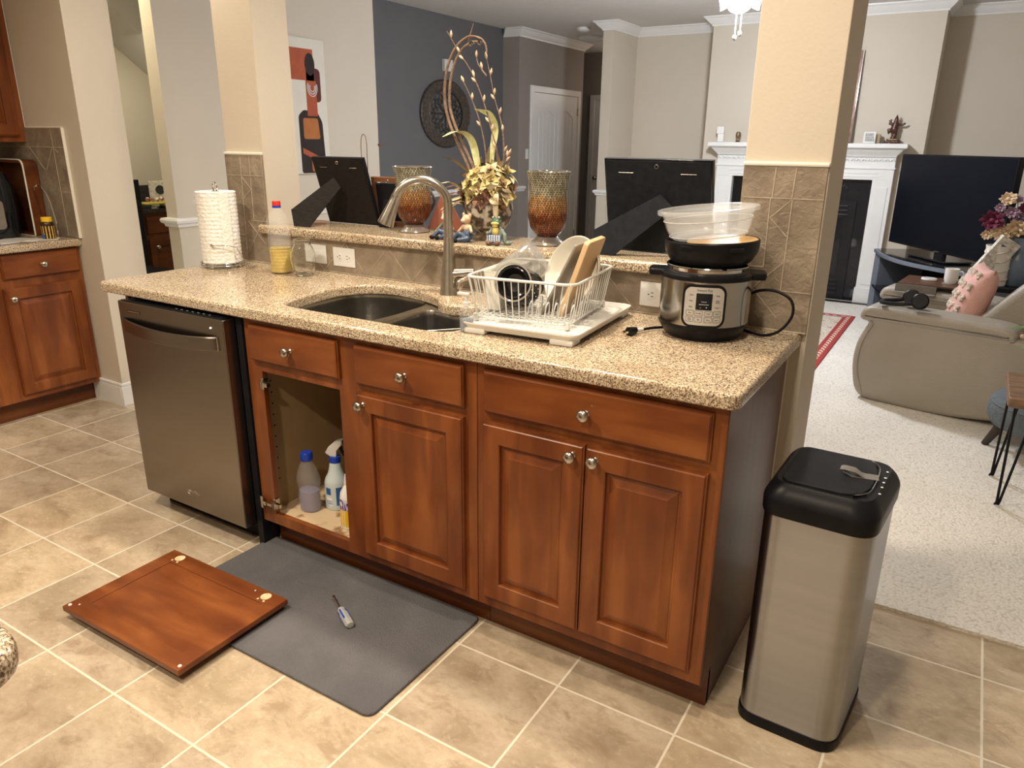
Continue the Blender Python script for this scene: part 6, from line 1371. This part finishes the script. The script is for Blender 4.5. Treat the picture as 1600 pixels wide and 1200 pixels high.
# armrest tray
at = thing('armrest_tray', 'walnut armrest tray with grey flap over the far sofa arm', 'tray'); at.matrix_world = TR(.232, 3.775, .592) @ RZ(math.radians(-6))
obj('tray_top', B(-.17, -.06, 0, .20, .30, .012, .003), M['traywood'], at)
bm = NB(); box(bm, -.18, -.105, -.050, .055, -.06, -.043, .002); box(bm, -.18, -.068, -.050, .055, -.060, .004, .001); obj('side_flap', bm, M['traygrey'], at)
def onarm(x, y, z): return tuple(sm @ Vector((x, y, z)))
mg = thing('mug', 'white coffee mug on the armrest tray', 'mug', (.345, 3.86, .605), math.radians(-10))
obj('mug_body', L([(0, .0), (.028, 0), (.034, .006), (.040, .03), (.0415, .095), (.0395, .096), (.038, .03), (.030, .008), (0, .006)], 32), M['ceram'], mg); obj('mug_handle', T(crv([(.039, 0, .082), (.058, 0, .080), (.066, 0, .062), (.058, 0, .038), (.036, 0, .022)], 6), .0048, 8), M['ceram'], mg)
tag(obj('coaster', L([(0, 0), (.044, 0), (.047, .004), (.047, .010), (.044, .014), (0, .014)], 28), M['ceram'], None, loc=(.222, 3.93, .6045)), 'round pale coaster beside the mug on the tray', 'coaster')
tag(obj('coaster', L([(0, 0), (.048, 0), (.048, .004), (0, .004)], 28), M['traygrey'], None, loc=(.345, 3.86, .6042)), 'thin grey coaster under the white mug', 'coaster').scale = (1, 1, .2)
# side table behind sofa with vases
sdt = thing('side_table', 'dark side table hidden behind the sofa', 'table', (.72, 4.17, .012))
obj('table_top', B(-.31, -.155, .54, .26, .155, .57, .004), M['blackmatte'], sdt)
for sx in (-1, 1):
    for sy in (-1, 1): obj('leg', B(sx * .24 - .04, sy * .12 - .02, 0, sx * .24, sy * .12 + .02, .54), M['blackmatte'], sdt)
cpn = thing('carved_panel', 'tilted whitewashed carved panel behind the pillow', 'decoration'); cpn.matrix_world = TR(.395, 4.06, .590) @ RZ(math.radians(14)) @ RY(math.radians(31)) @ Matrix.Diagonal((1.15, 1, .80, 1))
bm = NB(); slab(bm, [(-.005, 0), (.105, 0), (.105, .46), (-.005, .46)], 0, .045, .004, holes=[[(.025, .34), (.082, .34), (.082, .40), (.025, .40)]], frame=FRONT()); obj('panel', bm, M['carved'], cpn); obj('inset', B(.02, -.03, .335, .088, -.01, .405), M['bluevase'], cpn)
cv = thing('cream_vase', 'cream wrapped cylinder vase behind the pillow', 'vase', (.578, 4.13, .583))
obj('vase_body', L([(0, 0), (.072, 0), (.074, .01), (.074, .29), (.078, .315), (.072, .315), (.068, .28), (0, .27)], 32), M['canvas'], cv); cv.scale = (1, 1, .80)
for k, z in enumerate((.06, .13, .20, .26)): obj('wrap_band', T(crv([(.0755 * math.cos(a), .0755 * math.sin(a), z + .016 * math.sin(a * 2 + k)) for a in [2 * PI * j / 18 for j in range(18)]], 2, True), .0045, 6, True), M['tuft'], cv)
bv = thing('blue_jug', 'blue-grey ceramic jug of dried roses on the side table', 'jug', (.700, 4.20, .583)); bv.scale = (.95, .95, .82)
obj('jug_body', L([(0, 0), (.070, 0), (.085, .05), (.098, .14), (.090, .22), (.066, .28), (.060, .34), (.064, .37), (.058, .37), (.054, .33), (0, .30)], 36), M['bluevase'], bv)
obj('jug_handle', T(crv([(.062, -.01, .33), (.12, -.02, .30), (.135, -.02, .22), (.092, -.015, .14)], 6), .010, 8), M['bluevase'], bv)
def rose(c, d, r_, m):
    d = Vector(d).normalized(); bm = NB(); a_ = d.orthogonal().normalized(); b_ = d.cross(a_); c = Vector(c)
    for ring in range(4):
        k = 5 if ring else 3
        for i in range(k):
            a = 2 * PI * i / k + ring * .6; rad = a_ * math.cos(a) + b_ * math.sin(a); q = (ring + 1) / 4
            petal(bm, c + rad * r_ * .35 * q - d * r_ * .3, d * 1.0 + rad * q * .9, rad, r_ * 1.25, r_ * 1.2 * (.5 + .5 * q), .45)
    ball(bm, c, r_ * .45, 10); return obj('rose', bm, m, bv, sharp=0)
rs = [(-.135, .68, .036, 'rose'), (-.20, .515, .052, 'roseb'), (-.215, .395, .026, 'rose'), (-.165, .45, .034, 'rose'), (-.06, .46, .046, 'rose'), (-.10, .58, .030, 'rosep'), (-.02, .62, .036, 'roseb'), (.0, .67, .032, 'rose'), (-.17, .61, .024, 'rosep'), (-.05, .54, .030, 'rosep'), (.05, .55, .04, 'rose'), (.08, .64, .04, 'rosep'), (-.13, .40, .036, 'rose'), (.04, .44, .04, 'roseb'), (-.08, .68, .022, 'rosep'), (.1, .48, .04, 'rose')]
for x, z, r_, m_ in rs:
    y = rnd.uniform(-.06, .02); rose((x, y, z - .02), (x * .8, -.6, (z - .45)), r_, M[m_])
    obj('stem', T(crv([(x * .15, 0, .30), (x * .5, y * .5, .38), (x, y + .02, z - .04)], 4), .003, 5), M['leafd'], bv)
for i in range(9): 
    x = rnd.uniform(-.18, .1); z = rnd.uniform(.37, .5); bm = NB(); petal(bm, (x * .4, -.02, .37), (x, -.05, z - .37), (0, -1, 0), .09, .03, .2); obj('dried_leaf', bm, M['leafd'], bv, sharp=0)

# ottoman
ot = thing('ottoman', 'round blue-grey upholstered stool with dark splayed legs', 'stool', (.865, 2.585, .012))
obj('cushion', L([(0, .13), (.19, .13), (.225, .14), (.243, .17), (.248, .22), (.240, .255), (.215, .280), (.12, .295), (0, .298)], 48), M['ottoman'], ot, sharp=60)
obj('welt_seam', T([(.241 * math.cos(2 * PI * k / 48), .241 * math.sin(2 * PI * k / 48), .248) for k in range(48)], .005, 6, True), M['ottoman'], ot)
for k in range(4):
    a = math.radians(178 + 90 * k); obj('leg', T([(.16 * math.cos(a), .16 * math.sin(a), .145), (.225 * math.cos(a), .225 * math.sin(a), .0)], lambda t: .026 - .010 * t, 10), M['darkwood'], ot)
# hairpin table
ht = thing('hairpin_table', 'small rustic wooden table on black hairpin legs at the right edge', 'table', (.93, 1.99, .012))
bm = NB(); sl = roundpoly([(-.292, -.215), (-.10, -.222), (.10, -.21), (.28, -.22), (.285, .21), (.02, .222), (-.15, .212), (-.290, .218)], .02, 3); slab(bm, sl, .448, .488, .005); obj('table_top', bm, M['rustic'], ht, sharp=40)
for (fx_, fy_, ax_, ay_, bx_, by_) in ((-.262, .175, -.268, .130, -.215, .172), (-.245, -.150, -.262, -.185, -.190, -.150), (.25, .17, .26, .12, .21, .17), (.25, -.15, .26, -.12, .21, -.17)):
    obj('hairpin_leg', T([(ax_, ay_, .448), (fx_ + (ax_ - fx_) * .06, fy_ + (ay_ - fy_) * .15, .02)] + [(fx_ - .006, fy_, .006), (fx_ + .006, fy_ + .004, .006)] + [(fx_ + (bx_ - fx_) * .15, fy_ + (by_ - fy_) * .15, .02), (bx_, by_, .448)], .0055, 8), M['black'], ht)
pp_ = thing('potted_plant', 'green leafy plant poking in at the right edge', 'plant', (.90, 1.98, .502))
obj('pot', L([(0, 0), (.06, 0), (.085, .12), (.088, .13), (.078, .13), (.07, .11), (0, .11)], 28), M['ceram'], pp_)
def pleaf(pts, w_):
    P = crv(pts, 5); bm = NB(); rows = []
    for i, p in enumerate(P):
        t = i / (len(P) - 1); d = (P[min(i + 1, len(P) - 1)] - P[max(i - 1, 0)]).normalized(); s_ = Vector((0, 0, 1)).cross(d).normalized(); ww = w_ * max(.05, math.sin(PI * (t ** .9))); rows.append([p - s_ * ww - Vector((0, 0, ww * .4)), p, p + s_ * ww - Vector((0, 0, ww * .4))])
    sheet(bm, rows); obj('leaf', bm, M['plant'], pp_, sharp=0)
for pts_ in ([(-.01, 0, .12), (-.12, -.03, .24), (-.22, -.05, .265), (-.315, -.07, .245)], [(0, -.01, .12), (-.10, -.08, .22), (-.18, -.12, .235), (-.26, -.15, .185)], [(0, 0, .12), (.05, -.10, .26), (.08, -.2, .28)], [(0, 0, .12), (.1, .05, .28), (.2, .08, .3)], [(0, 0, .12), (-.05, .1, .28), (-.1, .2, .3)], [(0, 0, .12), (.02, -.02, .3), (.0, -.05, .4)]): pleaf(pts_, .032)
bm = NB(); ball(bm, (-.255, -.10, .225), .012, 10, (1, 1, .8)); obj('pale_bud', bm, M['bud'], pp_)
obj('bud_stem', T(crv([(0, 0, .12), (-.12, -.06, .20), (-.255, -.10, .222)], 5), .003, 6), M['plant'], pp_)
# rug
tag(obj('area_rug', SL([(-2.3, 2.25), (-.325, 2.25), (-.325, 5.34), (-2.3, 5.34)], .0125, .021, .003), M['rug']), 'red bordered patterned rug on the carpet before the fireplace', 'rug')
